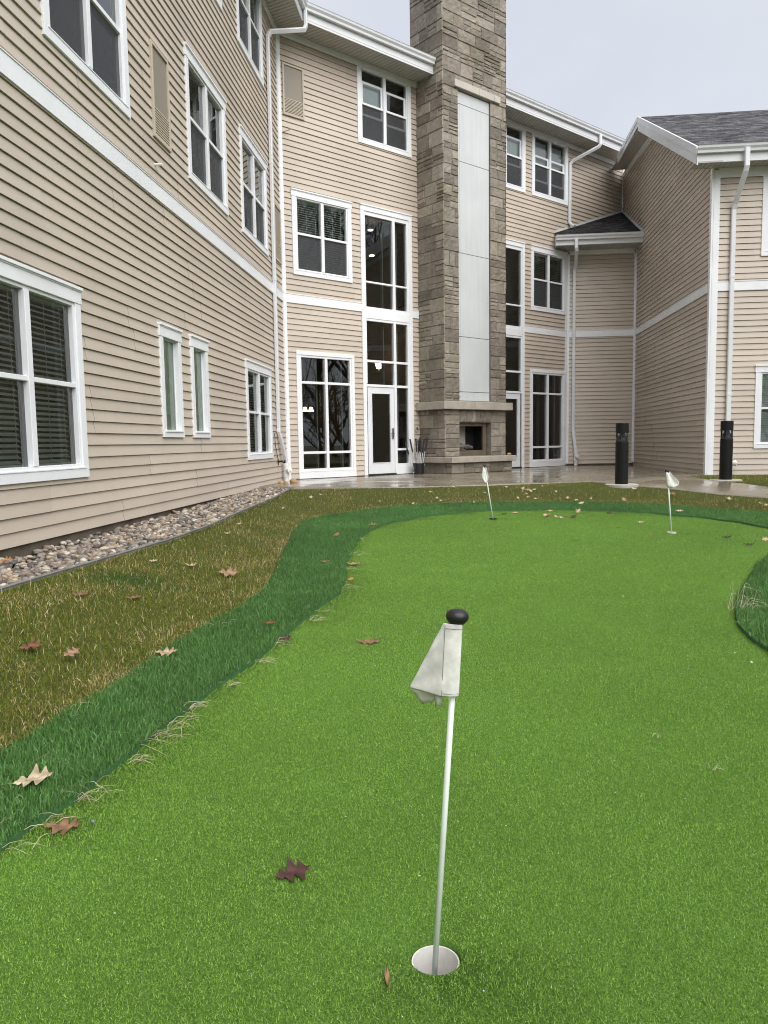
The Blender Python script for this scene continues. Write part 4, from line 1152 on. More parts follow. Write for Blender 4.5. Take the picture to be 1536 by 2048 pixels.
for i, (ox, lean, L, lb) in enumerate(clubs):
    dy = random.uniform(-.05, .05)
    b = Vector(bp)+Rv*ox*1.0+Vector((0, dy, .03)); tdir = (Vector((0, 0, 1))+Rv*lean*1.0+Vector((0, random.uniform(-.04, .08), 0))).normalized()
    top = b+tdir*L*.86
    e = empty('putter', b, lb or 'upright putter in the middle of the bunch in the black bucket', 'golf club', 'putters standing in the bucket')
    mb = MB(); mb.tube([b, b+tdir*L*.55], .0095, 8); mb.build('shaft', 'chrome', e)
    mb = MB(); mb.tube([b+tdir*L*.52, b+tdir*L*.57, top-tdir*.02, top], .017, 8, sizes=[.75, 1, 1.15, .8]); mb.build('grip', 'black_rubber', e)
    mb = MB(); s_d = Rv*(.05 if i % 2 else -.05); mb.sweep([b-s_d*.2, b+s_d], [(-.012, -.012), (.012, -.012), (.012, .012), (-.012, .012)]); mb.build('club_head', 'chrome', e)

# ------------------------------------------------------------------ cups and flags
def cup(c, label, rim=-.010, mat='cup_white'):
    mb = MB(); t = .0035
    mb.lathe([(CUPR-.0005, rim), (CUPR-.0005, -.16), (0, -.16), (0, -.155), (CUPR-t, -.155), (CUPR-t, rim), (CUPR-.0005, rim)], (0, 0, 0), 40)
    o = mb.build('golf_cup', mat, smooth=False); o.location = c
    tag(o, label, 'golf cup', 'cups sunk in the putting green')
cup(cupc[0], 'white cup in the green nearest the camera, with the large flagstick')
cup(cupc[1], 'white cup of the far right flagstick', rim=.012)
cup(cupc[2], 'dark rimmed cup of the far middle flagstick', rim=.011, mat='black_plastic')
def flag(c, toppx, label, near=False, base_z=-.11):
    n = np.array([F_[0], F_[1], 0]); n /= np.linalg.norm(n)
    top = hit(toppx[0], toppx[1], n, n@c)
    e = empty('golf_flag', tuple(c), label, 'golf flag', 'flagsticks on the putting green')
    c = Vector(c); top = Vector(top); ax = (top-c).normalized(); Lg = (top-c).length
    b = c+ax*base_z
    side = Vector(Rv) - ax*Vector(Rv).dot(ax); side.normalize(); fwd = ax.cross(side)    # fwd = away or toward camera
    if fwd.dot(Vector(F_)) > 0: fwd = -fwd                                                 # toward the camera
    return e, c, top, ax, Lg, b, side, fwd
def knob(e, top, ax, s):
    mb = MB(); mb.lathe([(0, -.034*s), (.012*s, -.034*s), (.0125*s, -.024*s), (.016*s, -.018*s), (.0235*s, -.010*s), (.0255*s, -.002*s), (.0235*s, .006*s), (.016*s, .0115*s), (.007*s, .0135*s), (0, .014*s)], top-ax*.014*s, 28, axis=ax)
    return mb.build('knob', 'black_plastic', e, smooth=True)
# near flag
e, c, top, ax, Lg, b, sd, fw = flag(cupc[0], (915.5, 1218), 'near white golf flag hanging folded from its pole with black knob', base_z=-.15)
mb = MB(); mb.tube([b, top-ax*.03], .0062, 14); mb.build('pole', 'pole_white', e, smooth=True)
knob(e, top, ax, .92)
pxm = 1.0/ (FPX/ (np.array(top-Vector(CC))@F_))     # metres per pixel at the flag
def fp(px, py, t):   # point on the flag plane for pixel, moved t toward camera
    n = np.array([F_[0], F_[1], 0]); n /= np.linalg.norm(n)
    return Vector(hit(px, py, n, n@np.array(c)))+fw*t
def sheet(mb, rows, col=None, wob=.0012):
    m = len(rows[0]); V = []; Fc = []
    for i, r_ in enumerate(rows):
        for j_, p in enumerate(r_): V.append(p+fw*(random.uniform(-wob, wob)+wob*2.2*sin(i*1.3+j_*.9)*(1 if j_ < 7 else .35)))
    for i in range(len(rows)-1):
        for j in range(m-1): Fc.append((i*m+j, i*m+j+1, (i+1)*m+j+1, (i+1)*m+j))
    mb.add(V, Fc, col)
mb = MB(); N = 14; rows = []
for i in range(N+1):
    f = i/N
    L_ = np.array([886.5, 1242])*(1-f)+np.array([818, 1381])*f
    M_ = np.array([889, 1243])*(1-f)+np.array([881.5, 1388.5])*f
    Rr = np.array([925.5, 1255-10*0])*(1-f)+np.array([918, 1389])*f; Rr[1] = 1246+(1389-1246)*f
    row = []
    for j in range(7):      # hanging flap, folds back to the left
        g = j/6; p = L_*(1-g)+M_*g; row.append(fp(p[0], p[1], .012-.030*(1-g)*f+.004*sin(g*5+f*3)*f))
    for j in range(1, 7):   # sleeve round the pole
        g = j/6; p = M_*(1-g)+Rr*g; row.append(fp(p[0], p[1], .012+.0035*sin(g*pi)))
    for j in range(5, 0, -1):   # back of the sleeve
        g = j/6; p = M_*(1-g)+Rr*g; row.append(fp(p[0], p[1], -.010-.003*sin(g*pi)))
    rows.append(row)
sheet(mb, rows, wob=.0007)
fo_ = mb.build('flag_cloth', 'flag_cloth', e, smooth=True)
s_m = fo_.modifiers.new('solid', 'SOLIDIFY'); s_m.thickness = .0012
sub = fo_.modifiers.new('sub', 'SUBSURF'); sub.levels = 1; sub.render_levels = 1
mb = MB()           # stitched hems: thin raised cords
for a, b2, t in (((889, 1246), (882, 1386), .0152),):
    mb.tube([fp(a[0]+(b2[0]-a[0])*k, a[1]+(b2[1]-a[1])*k, t) for k in np.linspace(0, 1, 8)], .0006, 5)
mb.tube([fp(882, 1382, .0150), fp(900, 1383, .0172), fp(918, 1382.5, .0140)], .0006, 5)
mb.tube([fp(889, 1253, .0146), fp(906, 1254, .0174), fp(924.5, 1255, .0140)], .0006, 5)
mb.build('stitching', 'room_grey', fo_)
mb = MB()           # folded back corner below
rows = [[fp(x0+(x1-x0)*g, y0+(y1-y0)*g, t0+(t1-t0)*g) for g in np.linspace(0, 1, 6)] for (x0, y0, t0, x1, y1, t1) in ((821, 1381, -.020, 884, 1387, -.004), (829, 1393, -.024, 877, 1395, -.010), (838, 1406, -.026, 871, 1401, -.014), (846, 1417, -.026, 868, 1408, -.018))]
sheet(mb, rows, wob=.0004)
rows = [[fp(x, y, t) for x, y, t in r_] for r_ in (((871, 1387, -.006), (877, 1388, -.004), (883.5, 1389, -.006)), ((871.5, 1400, -.008), (877, 1402, -.005), (883.5, 1403, -.008)), ((871, 1418, -.010), (876, 1414, -.007), (883, 1412, -.010)))]
sheet(mb, rows, wob=.0002)
fc = mb.build('flag_fold', 'cloth_inner', e, smooth=True); s_m = fc.modifiers.new('solid', 'SOLIDIFY'); s_m.thickness = .001
# far flags
def far_flag(cp, tp, base, shape, label):
    e, c, top, ax, Lg, b, sd, fw = flag(cp, tp, label)
    mb = MB(); mb.tube([b, top-ax*.03], .0075, 10); mb.build('pole', 'pole_white', e, smooth=True)
    knob(e, top, ax, 1.05)
    n = np.array([F_[0], F_[1], 0]); n /= np.linalg.norm(n)
    mb = MB(); V = []
    rows_ = []
    for (y, xl_, xr_, t) in shape:
        row = []
        for j in range(9):
            g = j/8; a = 2*pi*0; x = xl_*(1-g)+xr_*g
            row.append(Vector(hit(x, y+(2.0*sin(g*pi) if y > shape[0][0]+12 else 0), n, n@np.array(c)))+fw*(.012+t*sin(g*pi*2.2)))
        rows_.append(row)
    m = 9; Fc = []
    for i, r_ in enumerate(rows_): V += r_
    for i in range(len(rows_)-1):
        for j in range(m-1): Fc.append((i*m+j, i*m+j+1, (i+1)*m+j+1, (i+1)*m+j))
    mb.add(V, Fc); o = mb.build('flag_cloth', 'flag_cloth', e, smooth=True)
    q = o.modifiers.new('solid', 'SOLIDIFY'); q.thickness = .002
far_flag(cupc[1], (1334.5, 938.5), None, [(942, 1331.5, 1337.5, .004), (949, 1331, 1343, .008), (957, 1330.5, 1351, .014), (963, 1331, 1357, .016), (970, 1332, 1356, .016), (973, 1334, 1350, .010)], 'white golf flag blown to the right on the far right flagstick')
far_flag(cupc[2], (968.5, 929), None, [(932, 966, 971, .004), (938, 965, 973, .008), (947, 963, 975.5, .012), (953, 961.5, 976.5, .014), (958, 964, 976, .012), (962, 967, 975, .008), (964.5, 971, 974, .004)], 'white golf flag hanging limp on the far middle flagstick')

# ------------------------------------------------------------------ fallen leaves
def leaf_mesh(seed, lobes, width, curl, cross, fold=0.0):
    r = random.Random(seed); N = 40; V = []; Fc = []; K = 4
    for i in range(N+1):
        t = i/N
        env = sin(pi*min(1, t*1.02+.02))**.75*(.55+.75*t if t < .62 else .55+.75*.62-(t-.62)*.9)
        for sgn in (-1, 1):
            pass
        row = []
        for j in range(-K, K+1):
            sgn = 1 if j > 0 else -1
            ph = .0 if sgn > 0 else .35
            q_ = (lobes*t+ph) % 1.0; lob = (1-abs(2*q_-1))**.8 if lobes else 1
            lob = max(.24, lob) if lobes else 1
            w = width*env*lob+.006
            y = w*j/K
            x = t-.5+.10*abs(j/K)*(1-t)*(.8)+.03*sin(7*t+j)
            z = curl*((t-.45)**2)*1.6+cross*(abs(y)/max(width, .01))**1.7*(.7+.3*sgn)+fold*y+.02*sin(9*t+3*j+seed)*abs(j)/K
            row.append((x, y, z))
        V += row
    m = 2*K+1
    for i in range(N):
        for j in range(m-1): Fc.append((i*m+j, i*m+j+1, (i+1)*m+j+1, (i+1)*m+j))
    k = len(V)
    V += [(-.5, -.008, V[K][2]), (-.5, .008, V[K][2]), (-.72, .006, V[K][2]+.03), (-.72, -.006, V[K][2]+.03)]; Fc.append((k, k+1, k+2, k+3))
    zmin = min(v[2] for v in V); V = [(x, y, z-zmin) for x, y, z in V]
    return V, Fc
LEAFV = [leaf_mesh(s, *a) for s, a in enumerate([(3.6, .46, .22, .10), (3.2, .50, .20, .16, .10), (3.8, .42, .30, .10), (3.3, .58, .10, .20, -.08), (3.6, .40, .5, .14), (0, .10, .8, .18), (2.8, .44, .35, -.05), (3.2, .40, -.5, .22)])]
LCOL = {'tan': (.50, .36, .22), 'brown': (.24, .135, .070), 'maroon': (.072, .026, .020), 'red': (.21, .085, .042), 'pale': (.54, .44, .30), 'pink': (.34, .21, .125), 'dark': (.055, .035, .02), 'orange': (.42, .21, .075)}
LMESH = {}
def leaf(px, py, wpx, col, shape, rot, label, group='fallen oak leaves', off=.018, tilt=(0, 0), sz=1.0):
    key = (shape, col)
    if key not in LMESH:
        mb = MB(); V, Fc = LEAFV[shape]; cb = LCOL[col]; cs = []
        mb.add(V, Fc); mb.c = []
        for v in V:
            g = 1.05-.25*min(1, abs(v[1])/.3)+.22*sin(v[0]*11+v[1]*15)+(-.25 if abs(v[1]) < .012 else 0); mb.c.append(tuple(q*g for q in cb))
        o = mb.build('fallen_leaf', 'leaf', smooth=True); LMESH[key] = o
    else:
        o = LMESH[key].copy(); COL.objects.link(o)
    sz = sz*(.95 if wpx < 19 else 1.0); p = onground(px, py, off); dpt = (p-CC)@F_
    L = wpx*dpt/FPX*1.02*sz
    tl = tilt[0]*.6+(.12 if wpx >= 20 else .30)
    o.location = (p[0], p[1], p[2]-.008); o.scale = (L, L, L)
    o.rotation_euler = (Matrix.Rotation(tl, 3, 'X') @ Matrix.Rotation(rot, 3, 'Z') @ Matrix.Rotation(tilt[1], 3, 'Y')).to_euler()
    o.location.z += .30*L*sin(tl)
    return tag(o, label, 'leaf', group)
LT = 'tan'
# singled out
leaf(66, 1558, 78, 'pale', 3, .35, 'large pale tan oak leaf on the dark fringe at the left edge', off=.045, tilt=(.1, -.1))
leaf(126, 1652, 76, 'brown', 0, .15, 'large curled brown oak leaf on the green near the left fringe', off=.012)
leaf(585, 1745, 72, 'maroon', 3, .55, 'dark maroon maple leaf alone on the green, left of the near cup', off=.008, tilt=(.25, .1))
leaf(775, 1957, 52, 'brown', 5, 1.75, 'thin rolled brown leaf lying left of the near cup', off=.008)
leaf(737, 1283, 48, 'brown', 2, .1, 'flat brown leaf with pale tip on the green left of the near flag', off=.010)
leaf(333, 1305, 46, 'tan', 0, .2, 'pale star shaped oak leaf at the lawn edge of the left fringe', off=.04, tilt=(.15, 0))
leaf(62, 1293, 46, 'red', 3, .4, 'reddish brown leaf standing in the lawn at the left edge', off=.04, tilt=(.2, 0))
leaf(143, 1308, 38, 'pink', 1, 1.1, 'pinkish brown leaf half sunk in the lawn, second from the left edge', off=.050, tilt=(.5, .2))
leaf(458, 1148, 42, 'pink', 1, .2, 'brown leaf on the left lawn nearest the fringe bend', off=.04, tilt=(.25, .1))
leaf(160, 1188, 36, 'brown', 2, .05, 'flat brown leaf on the lawn below the rock bed, left of the green tuft', off=.03)
leaf(267, 1194, 30, 'brown', 2, .3, 'small curled brown leaf in the middle of the left lawn', off=.03)
leaf(307, 1121, 18, 'pale', 2, .1, 'tiny pale leaf on the lawn just below the edging', off=.03)
leaf(383, 1130, 27, 'tan', 4, .0, 'thin arched tan leaf on the left lawn', off=.03)
leaf(540, 1244, 24, 'red', 2, .2, 'small reddish brown leaf on the left fringe', off=.045)
leaf(571, 1276, 24, 'maroon', 1, .3, 'dark red leaf at the fringe edge beside the straw tuft', off=.03, tilt=(.3, 0))
leaf(702, 1158, 15, 'orange', 1, .6, 'small orange leaf at the inner fringe edge', off=.02, tilt=(.3, 0))
leaf(707, 1127, 30, 'pink', 2, .1, 'pinkish leaf lying across the inner fringe edge', off=.02)
leaf(650, 1122, 20, 'brown', 2, .2, 'brown leaf on the dark fringe below the far left bend', off=.045)
leaf(674, 1070, 15, 'brown', 1, .7, 'small upright brown leaf on the far left fringe bend', off=.045, tilt=(.5, 0))
leaf(745, 1049, 21, 'pink', 3, .3, 'pale brown leaf on the inner edge of the far left fringe', off=.03)
leaf(455, 1066, 14, 'tan', 2, 0, 'tiny tan leaf on the lawn beside the edging', off=.03)
leaf(478, 1047, 12, 'pale', 2, .3, 'tiny pale leaf on the lawn near the far end of the edging', off=.03)
leaf(12, 1121, 26, 'orange', 3, .4, 'rusty orange leaf on the river rock at the left edge', off=.07, tilt=(.4, 0))
leaf(272, 1050, 14, 'red', 2, .4, 'small red leaf among the river rock by the wall', off=.05)
leaf(1453, 1074.5, 21, 'dark', 4, .1, 'dark curled leaf on the far right of the green, left of its neighbour', off=.01)
leaf(1497, 1089, 21, 'dark', 4, -.2, 'dark ragged leaf on the far right of the green, second from the frame edge', off=.01)
leaf(1530, 1080, 18, 'tan', 1, .5, 'crumpled tan leaf at the right frame edge on the green', off=.012, tilt=(.4, 0))
leaf(1281, 1044.5, 16, 'tan', 2, .1, 'thin tan leaf on the green left of the far right flagstick', off=.01)
leaf(1302, 1069, 15, 'brown', 2, .2, 'small brown leaf on the green just left of the far right cup', off=.01)
leaf(1358, 1022, 17, 'pale', 2, 0, 'pale leaf on the far fringe right of the right flagstick', off=.04)
leaf(1218, 1025.5, 14, 'dark', 1, .6, 'small crumpled leaf on the green below the left bollard', off=.012, tilt=(.3, 0))
leaf(1237, 1055, 8, 'dark', 2, 0, 'tiny black leaf on the open green between the far flagsticks', off=.01)
leaf(1008, 1027.5, 13, 'dark', 2, -.2, 'dark sliver of leaf on the green right of the middle flagstick', off=.01)
leaf(1030, 1025.5, 15, 'tan', 2, .1, 'tan leaf on the green right of the middle flagstick', off=.01)
# loose drifts that nothing tells apart
for x, y, w, cl, s_ in ((1090, 1031, 14, 'tan', 1), (1099, 1030, 13, 'brown', 0), (1113, 1034, 14, 'tan', 2), (1123, 1035.5, 13, 'pale', 2), (1134, 1032, 12, 'brown', 1), (1146, 1035, 18, 'dark', 4), (1156, 1024, 18, 'tan', 2), (1100, 1022, 12, 'tan', 2), (1092, 1034, 9, 'dark', 2)):
    leaf(x, y, w, cl, s_, random.uniform(0, 3), 'leaf in the small drift on the green between the far flagsticks', 'leaf drift on the far green', off=.012, tilt=(random.uniform(0, .4), 0))
for x, y, w, cl, s_ in ((1013, 974, 9, 'pale', 2), (1034, 976, 11, 'red', 1), (1046, 978, 13, 'tan', 2), (1056, 980, 12, 'pink', 1), (1062, 982.5, 10, 'pale', 2), (1068, 979, 11, 'tan', 0), (1045, 983, 10, 'brown', 2), (1053, 987, 9, 'pale', 2), (1036, 996, 9, 'pale', 2), (1055, 994, 8, 'tan', 2), (1071, 997, 9, 'pale', 2), (1112, 983, 9, 'pale', 2), (1135, 996, 13, 'tan', 2), (1152, 1000, 10, 'pale', 2), (1162, 1007, 14, 'pale', 2), (1182, 997, 8, 'tan', 2), (1248, 1000.5, 16, 'pink', 1), (1268, 978, 13, 'pale', 2), (1190, 988, 8, 'dark', 2)):
    leaf(x, y, w, cl, s_, random.uniform(0, 3), 'small leaf strewn on the far lawn strip in front of the chimney', 'leaves on the far lawn strip', off=.050, tilt=(random.uniform(0, .4), 0))
for x, y, w, cl, s_ in ((622, 995, 14, 'pale', 2), (642, 989, 9, 'pale', 2), (688, 986, 10, 'red', 2), (566, 1016, 10, 'tan', 2), (760, 1002, 7, 'tan', 2), (826, 1007, 9, 'pale', 2), (862, 984, 10, 'pale', 2), (874, 996, 11, 'tan', 2), (882, 1001, 8, 'pale', 2), (907, 974, 9, 'tan', 1), (920, 1009, 12, 'dark', 2), (948, 1004, 8, 'tan', 2), (970, 985, 7, 'pale', 2)):
    leaf(x, y, w, cl, s_, random.uniform(0, 3), 'small leaf scattered on the lawn before the storefront windows', 'leaves on the lawn by the windows', off=.050, tilt=(random.uniform(0, .3), 0))
for x, y, w, cl, s_ in ((1338, 987, 9, 'pale', 1), (1346, 988, 15, 'brown', 1), (1458, 998, 16, 'pale', 2), (1520, 1006, 8, 'pale', 1), (1532, 1010, 10, 'tan', 1), (1478, 963, 9, 'orange', 1)):
    leaf(x, y, w, cl, s_, random.uniform(0, 3), 'small leaf on the grass beside the right hand path', 'leaves beside the path', off=.050, tilt=(random.uniform(0, .3), 0))
for x, y, w, cl in ((1045, 948, 7, 'dark'), (876, 955, 6, 'brown'), (1085, 972, 7, 'tan')):
    leaf(x, y, w, cl, 2, random.uniform(0, 3), 'tiny leaf stuck to the wet patio', 'leaves on the patio', off=.036)

# ------------------------------------------------------------------ straw tufts at the turf edge
def tuft(pts, n, spread, ln, label, rot, up=.25, seed=0):
    r = random.Random(seed); p0 = onground(*pts, .004); mb = MB(); ln *= .62; spread *= .7
    for i in range(max(5, int(n*.75))):
        b = Vector((r.gauss(0, spread), r.gauss(0, spread*.6), .004)); a = rot+r.gauss(0, .85); L = ln*r.uniform(.5, 1.3)
        z1 = r.uniform(.0, up)*L; d = Vector((cos(a), sin(a), 0)); sidev = Vector((-sin(a), cos(a), 0)); bend = r.uniform(-.35, .35)
        path = [b, b+d*L*.35+Vector((0, 0, z1+.006))+sidev*bend*L*.08, b+d*L*.7+Vector((0, 0, z1*.9+.004))+sidev*bend*L*.3, b+d*L+Vector((0, 0, max(.004, z1*.4)))+sidev*bend*L*.6]
        g = r.uniform(.7, 1.25); c = (g, g*.98, g*.92) if r.random() < .8 else (g*.55, g*.5, g*.4)
        mb.tube(path, .0008 if n < 30 else .0011, 4, sizes=[1, .9, .7, .3], col=c)
    o = mb.build('dry_grass_tuft', 'straw'); o.location = p0
    return tag(o, label, 'dry grass', 'dry grass tufts along the turf edge')
TL = 'dry straw tuft lying on the green along the left fringe edge'
for i, (x, y, n, sp, ln, ro) in enumerate(((20, 1685, 9, .05, .16, .5), (65, 1662, 6, .05, .14, .4), (160, 1600, 14, .035, .12, .3), (185, 1580, 10, .04, .13, .3), (262, 1526, 14, .03, .10, .1), (315, 1477, 16, .035, .13, .2), (345, 1455, 12, .04, .16, .3), (380, 1420, 22, .045, .15, .35), (450, 1372, 12, .03, .09, .2), (520, 1326, 20, .04, .10, .2), (555, 1292, 10, .04, .14, .7), (628, 1243, 18, .03, .12, .9), (640, 1225, 10, .04, .12, .3), (690, 1178, 12, .05, .14, .2), (694, 1140, 14, .05, .16, .1), (705, 1110, 14, .06, .16, .1), (722, 1080, 8, .06, .16, .2))):
    tuft((x, y), n, sp, ln, TL, ro, seed=i)
for i, (x, y, n, sp, ln, ro) in enumerate(((130, 1440, 10, .08, .12, .6), (300, 1325, 12, .1, .12, .5), (250, 1360, 10, .1, .12, .4), (420, 1255, 12, .1, .12, .4), (560, 1150, 12, .1, .14, .8))):
    tuft((x, y), n, sp, ln, 'dry straw strands where the lawn meets the left fringe', ro, seed=40+i, up=.5)
tuft((1478, 1222), 34, .045, .22, 'spiky dry grass tuft at the tip of the right hand fringe peninsula', .35, up=1.1, seed=77)
tuft((1476, 1246), 10, .03, .20, 'flat straw strands below the spiky tuft on the right hand fringe', .1, seed=78)
tuft((1424, 1543), 7, .015, .05, 'tiny pale straw sprig on the open green right of the near flag', .5, seed=79, up=.6)
tuft((1318, 1478), 6, .012, .04, 'tiny green grey sprig on the open green below the far flag', 1.0, seed=80, up=.9)
tuft((290, 1490), 6, .06, .30, 'long pale stalks lying across the left fringe', .25, seed=81, up=.2)
tuft((110, 1525), 8, .05, .22, 'pale stalks lying on the left fringe beside the large pale leaf', .15, seed=82, up=.3)
# small white grit on the turf
r_ = random.Random(5)
for x, y, s_, lb in ((1503, 1326, .006, 'largest white pebble on the green near the right fringe'), (1470, 1306, .004, 'small white pebble left of the largest pebble by the right fringe'), (186, 1646, .007, 'grey blue pebble on the green right of the large brown leaf'), (1246, 1193, .005, 'white pebble alone on the middle of the green')):
    rock('pebble', x, y, s_, 'grey_pebble' if 'grey' in lb else 'grit', lb, int(x), cat='pebble')
P = scatter(gV, gT, lambda D: np.interp(D, [1, 4, 8, 9], [16, 10, 2, 0])); 
VV = []; TT = []; k = 0; v0, f0_ = icos(1)
for p in P:
    s = RNG.uniform(.0007, .0017); v = v0*s*np.array([RNG.uniform(1, 2.5), 1, .8])+p+np.array([0, 0, .009]); VV.append(v); TT.append(f0_+k); k += len(v)
o = big_mesh('white_grit', np.vstack(VV), np.vstack(TT), 'grit'); tag(o, kind='stuff')

# ------------------------------------------------------------------ inside lights seen through the glass
def sconce(px, py, d, label):
    P_ = hit(px, py, (1/sqrt(2), -1/sqrt(2), 0), KB/sqrt(2)+d); P_ = Vector(P_)
    e = empty('wall_sconce', P_, label, 'lamp')
    mb = MB(); mb.lathe([(.055, -.075), (.10, .075)], P_, 20); mb.lathe([(0, -.075), (.055, -.075)], P_, 20); mb.build('lamp_shade', 'lamp_glow', e, smooth=True)
    mb = MB(); mb.lathe([(0, -.20), (.03, -.19), (.045, -.13), (.02, -.08)], P_, 14); mb.tube([P_+Vector((0, 0, -.13)), P_-BW.N*.10+Vector((0, 0, -.15)), P_-BW.N*.22+Vector((0, 0, -.14))], .012, 6); mb.build('lamp_bracket', 'brass', e)
sconce(757.5, 731, -.85, 'lit wall sconce seen through the glass above the entry door')
for px, py, lb in ((741, 461, 'upper lit ceiling downlight in the glazed stair hall'), (743.5, 512, 'lower lit ceiling downlight in the glazed stair hall')):
    P_ = hit(px, py, (1/sqrt(2), -1/sqrt(2), 0), KB/sqrt(2)-.75)
    mb = MB(); mb.lathe([(0, 0), (.058, 0), (.066, .015), (0, .015)], (0, 0, 0), 20); o = mb.build('ceiling_light', 'ceiling_glow'); o.location = P_; tag(o, lb, 'lamp')
for px, py, lb in ((610, 818.5, 'left glowing pendant lamp behind the tall storefront window'), (622, 818.5, 'right glowing pendant lamp behind the tall storefront window')):
    P_ = hit(px, py, (1/sqrt(2), -1/sqrt(2), 0), KB/sqrt(2)-1.1); P_ = Vector(P_)
    e = empty('pendant_lamp', P_, lb, 'lamp')
    mb = MB(); mb.lathe([(.03, .05), (.065, -.05)], P_, 14); mb.lathe([(0, -.05), (.065, -.05)], P_, 14); mb.build('lamp_shade', 'lamp_glow', e, smooth=True)
    mb = MB(); mb.tube([P_+Vector((0, 0, .05)), P_+Vector((0, 0, 1.2))], .006, 6); mb.build('lamp_cord', 'black_rubber', e)

# ------------------------------------------------------------------ bare trees to the right and behind, mirrored in the windows
def bare_tree(seed, H=14, top=5):
    r = random.Random(seed); mt = MB(); mc = MB()
    def grow(p, d, L, rad, lv):
        n = 4 if lv < 3 else 3; path = [p]; q = p.copy(); dd = d.copy()
        for i in range(n):
            dd = (dd+Vector((r.gauss(0, .10+.03*lv), r.gauss(0, .10+.03*lv), r.gauss(.04, .06)))).normalized(); q = q+dd*(L/n); path.append(q.copy())
        (mt if lv == 0 else mc).tube(path, rad, 6 if lv < 2 else 3, sizes=[1-.45*i/n for i in range(n+1)])
        if lv >= top: return
        for k in range([8, 5, 4, 4, 3][lv]):
            f = r.uniform(.35 if lv == 0 else .2, 1); i = min(n-1, int(f*n)); b = path[i].lerp(path[i+1], f*n-i)
            az = r.uniform(0, 2*pi); sp = r.uniform(.5, 1.0); o = dd.orthogonal().normalized(); o.rotate(Matrix.Rotation(az, 3, dd))
            grow(b, (dd*cos(sp)+o*sin(sp)+Vector((0, 0, .15))).normalized(), L*r.uniform(.42, .62), rad*r.uniform(.38, .52), lv+1)
    grow(Vector((0, 0, 0)), Vector((0, 0, 1)), H*.62, .20, 0)
    return mt, mc
TREES = []
for k, (x, y, sc_, ro) in enumerate(((14, 6, 1.0, 0), (17, 11, 1.15, 2), (20, 2, 1.1, 4), (22, 8, 1.25, 1), (24, 13, 1.2, 5), (27, 4, 1.3, 3), (30, 10, 1.3, 2.4), (33, 15, 1.4, .7), (18, -6, 1.1, 3.3), (9, -14, 1.2, 5.2), (-1, -18, 1.2, .4), (35, 6, 1.4, 1.7))):
    if k < 2:
        e = empty('bare_tree', (x, y, -.62), 'leafless tree beyond the right hand lawn, seen only mirrored in the windows', 'tree', 'bare trees mirrored in the windows')
        mt, mc = bare_tree(60+k)
        a = mt.build('trunk', 'bark'); a.parent = e; b_ = mc.build('crown', 'bark'); b_.parent = e
        TREES.append((e, (a, b_)))
    else:
        src, ch = TREES[k % 2]; e = src.copy(); COL.objects.link(e); e.location = (x, y, -.62)
        for q_ in ch:
            c_ = q_.copy(); COL.objects.link(c_); c_.parent = e
    e.scale = (sc_, sc_, sc_); e.rotation_euler = (0, 0, ro)

mt, mc = bare_tree(90, 12, 4); v1 = np.array(mt.v+mc.v); f1 = np.array([(f[0], f[1], f[2]) for f in mt.f+[tuple(i+mt.n for i in f) for f in mc.f] if len(f) == 4]+[(f[0], f[2], f[3]) for f in mt.f+[tuple(i+mt.n for i in f) for f in mc.f] if len(f) == 4])
VV = []; TT = []; k = 0; wr = np.random.default_rng(3)
for i in range(46):
    a = radians(wr.uniform(40, 185)); rr = wr.uniform(42, 62); sc_ = wr.uniform(.8, 1.4); ro = wr.uniform(0, 6.28)
    v = v1*sc_; v = np.column_stack([v[:, 0]*cos(ro)-v[:, 1]*sin(ro), v[:, 0]*sin(ro)+v[:, 1]*cos(ro), v[:, 2]-4.5]); v = v*np.array([1.3, 1.3, 1])+np.array([rr*sin(a), rr*cos(a), -.6]); VV.append(v); TT.append(f1+k); k += len(v)
tag(big_mesh('woodland', np.vstack(VV), np.vstack(TT), 'bark'), kind='stuff')

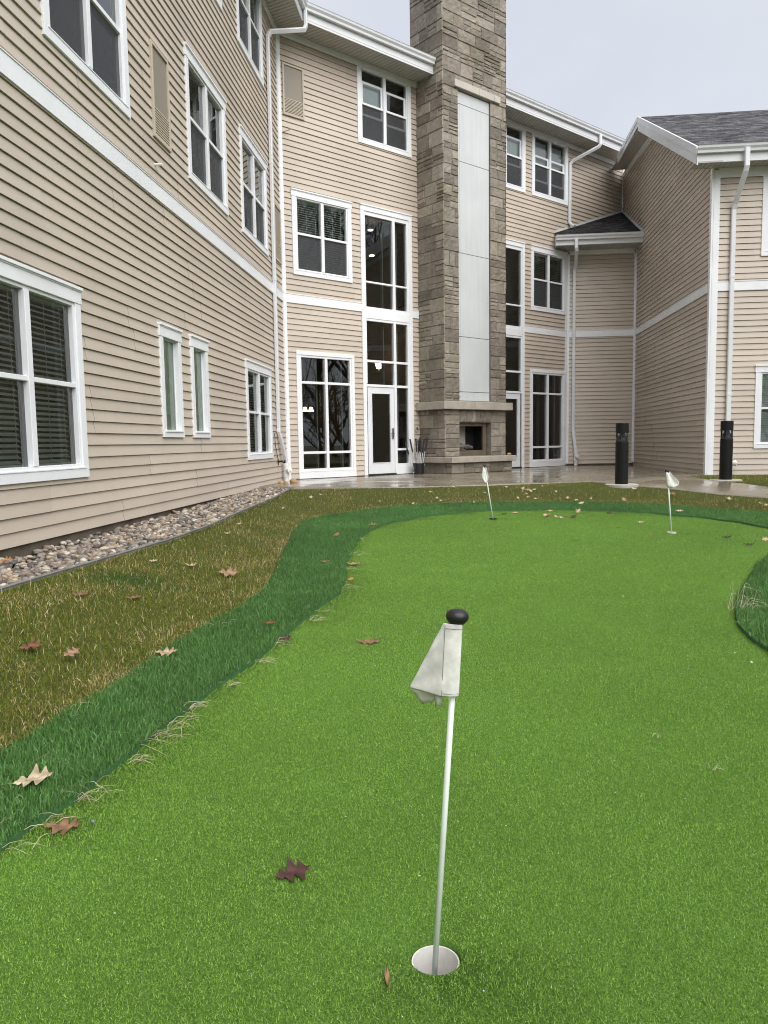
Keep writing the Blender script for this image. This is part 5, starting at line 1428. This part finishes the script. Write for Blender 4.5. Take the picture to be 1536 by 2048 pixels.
# ------------------------------------------------------------------ light
SUN_EL, SUN_AZ = radians(50), radians(140)      # azimuth clockwise from +Y
w = bpy.data.worlds.new('World'); SC.world = w; w.use_nodes = True
t = w.node_tree; t.nodes.clear()
out = t.nodes.new('ShaderNodeOutputWorld'); bg = t.nodes.new('ShaderNodeBackground'); t.links.new(bg.outputs[0], out.inputs[0])
sky = t.nodes.new('ShaderNodeTexSky'); sky.sky_type = 'NISHITA'; sky.sun_disc = False
sky.sun_elevation = SUN_EL; sky.sun_rotation = SUN_AZ; sky.air_density = 1.0; sky.dust_density = 4.0; sky.ozone_density = 1.0
hs = t.nodes.new('ShaderNodeHueSaturation'); hs.inputs['Saturation'].default_value = .25; hs.inputs['Value'].default_value = 1.0
t.links.new(sky.outputs[0], hs.inputs['Color'])
geo = t.nodes.new('ShaderNodeTexCoord'); n = noise(t, 2.2, 5, .55, geo.outputs['Generated'])
cl = ramp(t, n.outputs[0], [(.3, (2.95, 3.14, 3.62)), (.7, (3.7, 3.88, 4.25))])
m = mixc(t, hs.outputs[0], cl.outputs[0], .8)
t.links.new(m, bg.inputs[0]); bg.inputs[1].default_value = .080
sun = bpy.data.lights.new('sun', 'SUN'); sun.energy = 1.5; sun.angle = radians(75); sun.color = (1, .965, .92)
so = bpy.data.objects.new('sun', sun); COL.objects.link(so)
sv = Vector((sin(SUN_AZ)*cos(SUN_EL), cos(SUN_AZ)*cos(SUN_EL), sin(SUN_EL)))
so.rotation_euler = sv.to_track_quat('Z', 'Y').to_euler(); so.location = sv*60

SC.view_settings.view_transform = 'Standard'; SC.view_settings.look = 'None'
SC.view_settings.exposure = 1.47; SC.view_settings.gamma = 1.0
SC.render.engine = 'CYCLES'
cy_ = SC.cycles
cy_.max_bounces = 7; cy_.diffuse_bounces = 3; cy_.glossy_bounces = 3; cy_.transmission_bounces = 4; cy_.transparent_max_bounces = 10
cy_.filter_width = 1.05; cy_.use_denoising = True; cy_.caustics_reflective = False; cy_.caustics_refractive = False
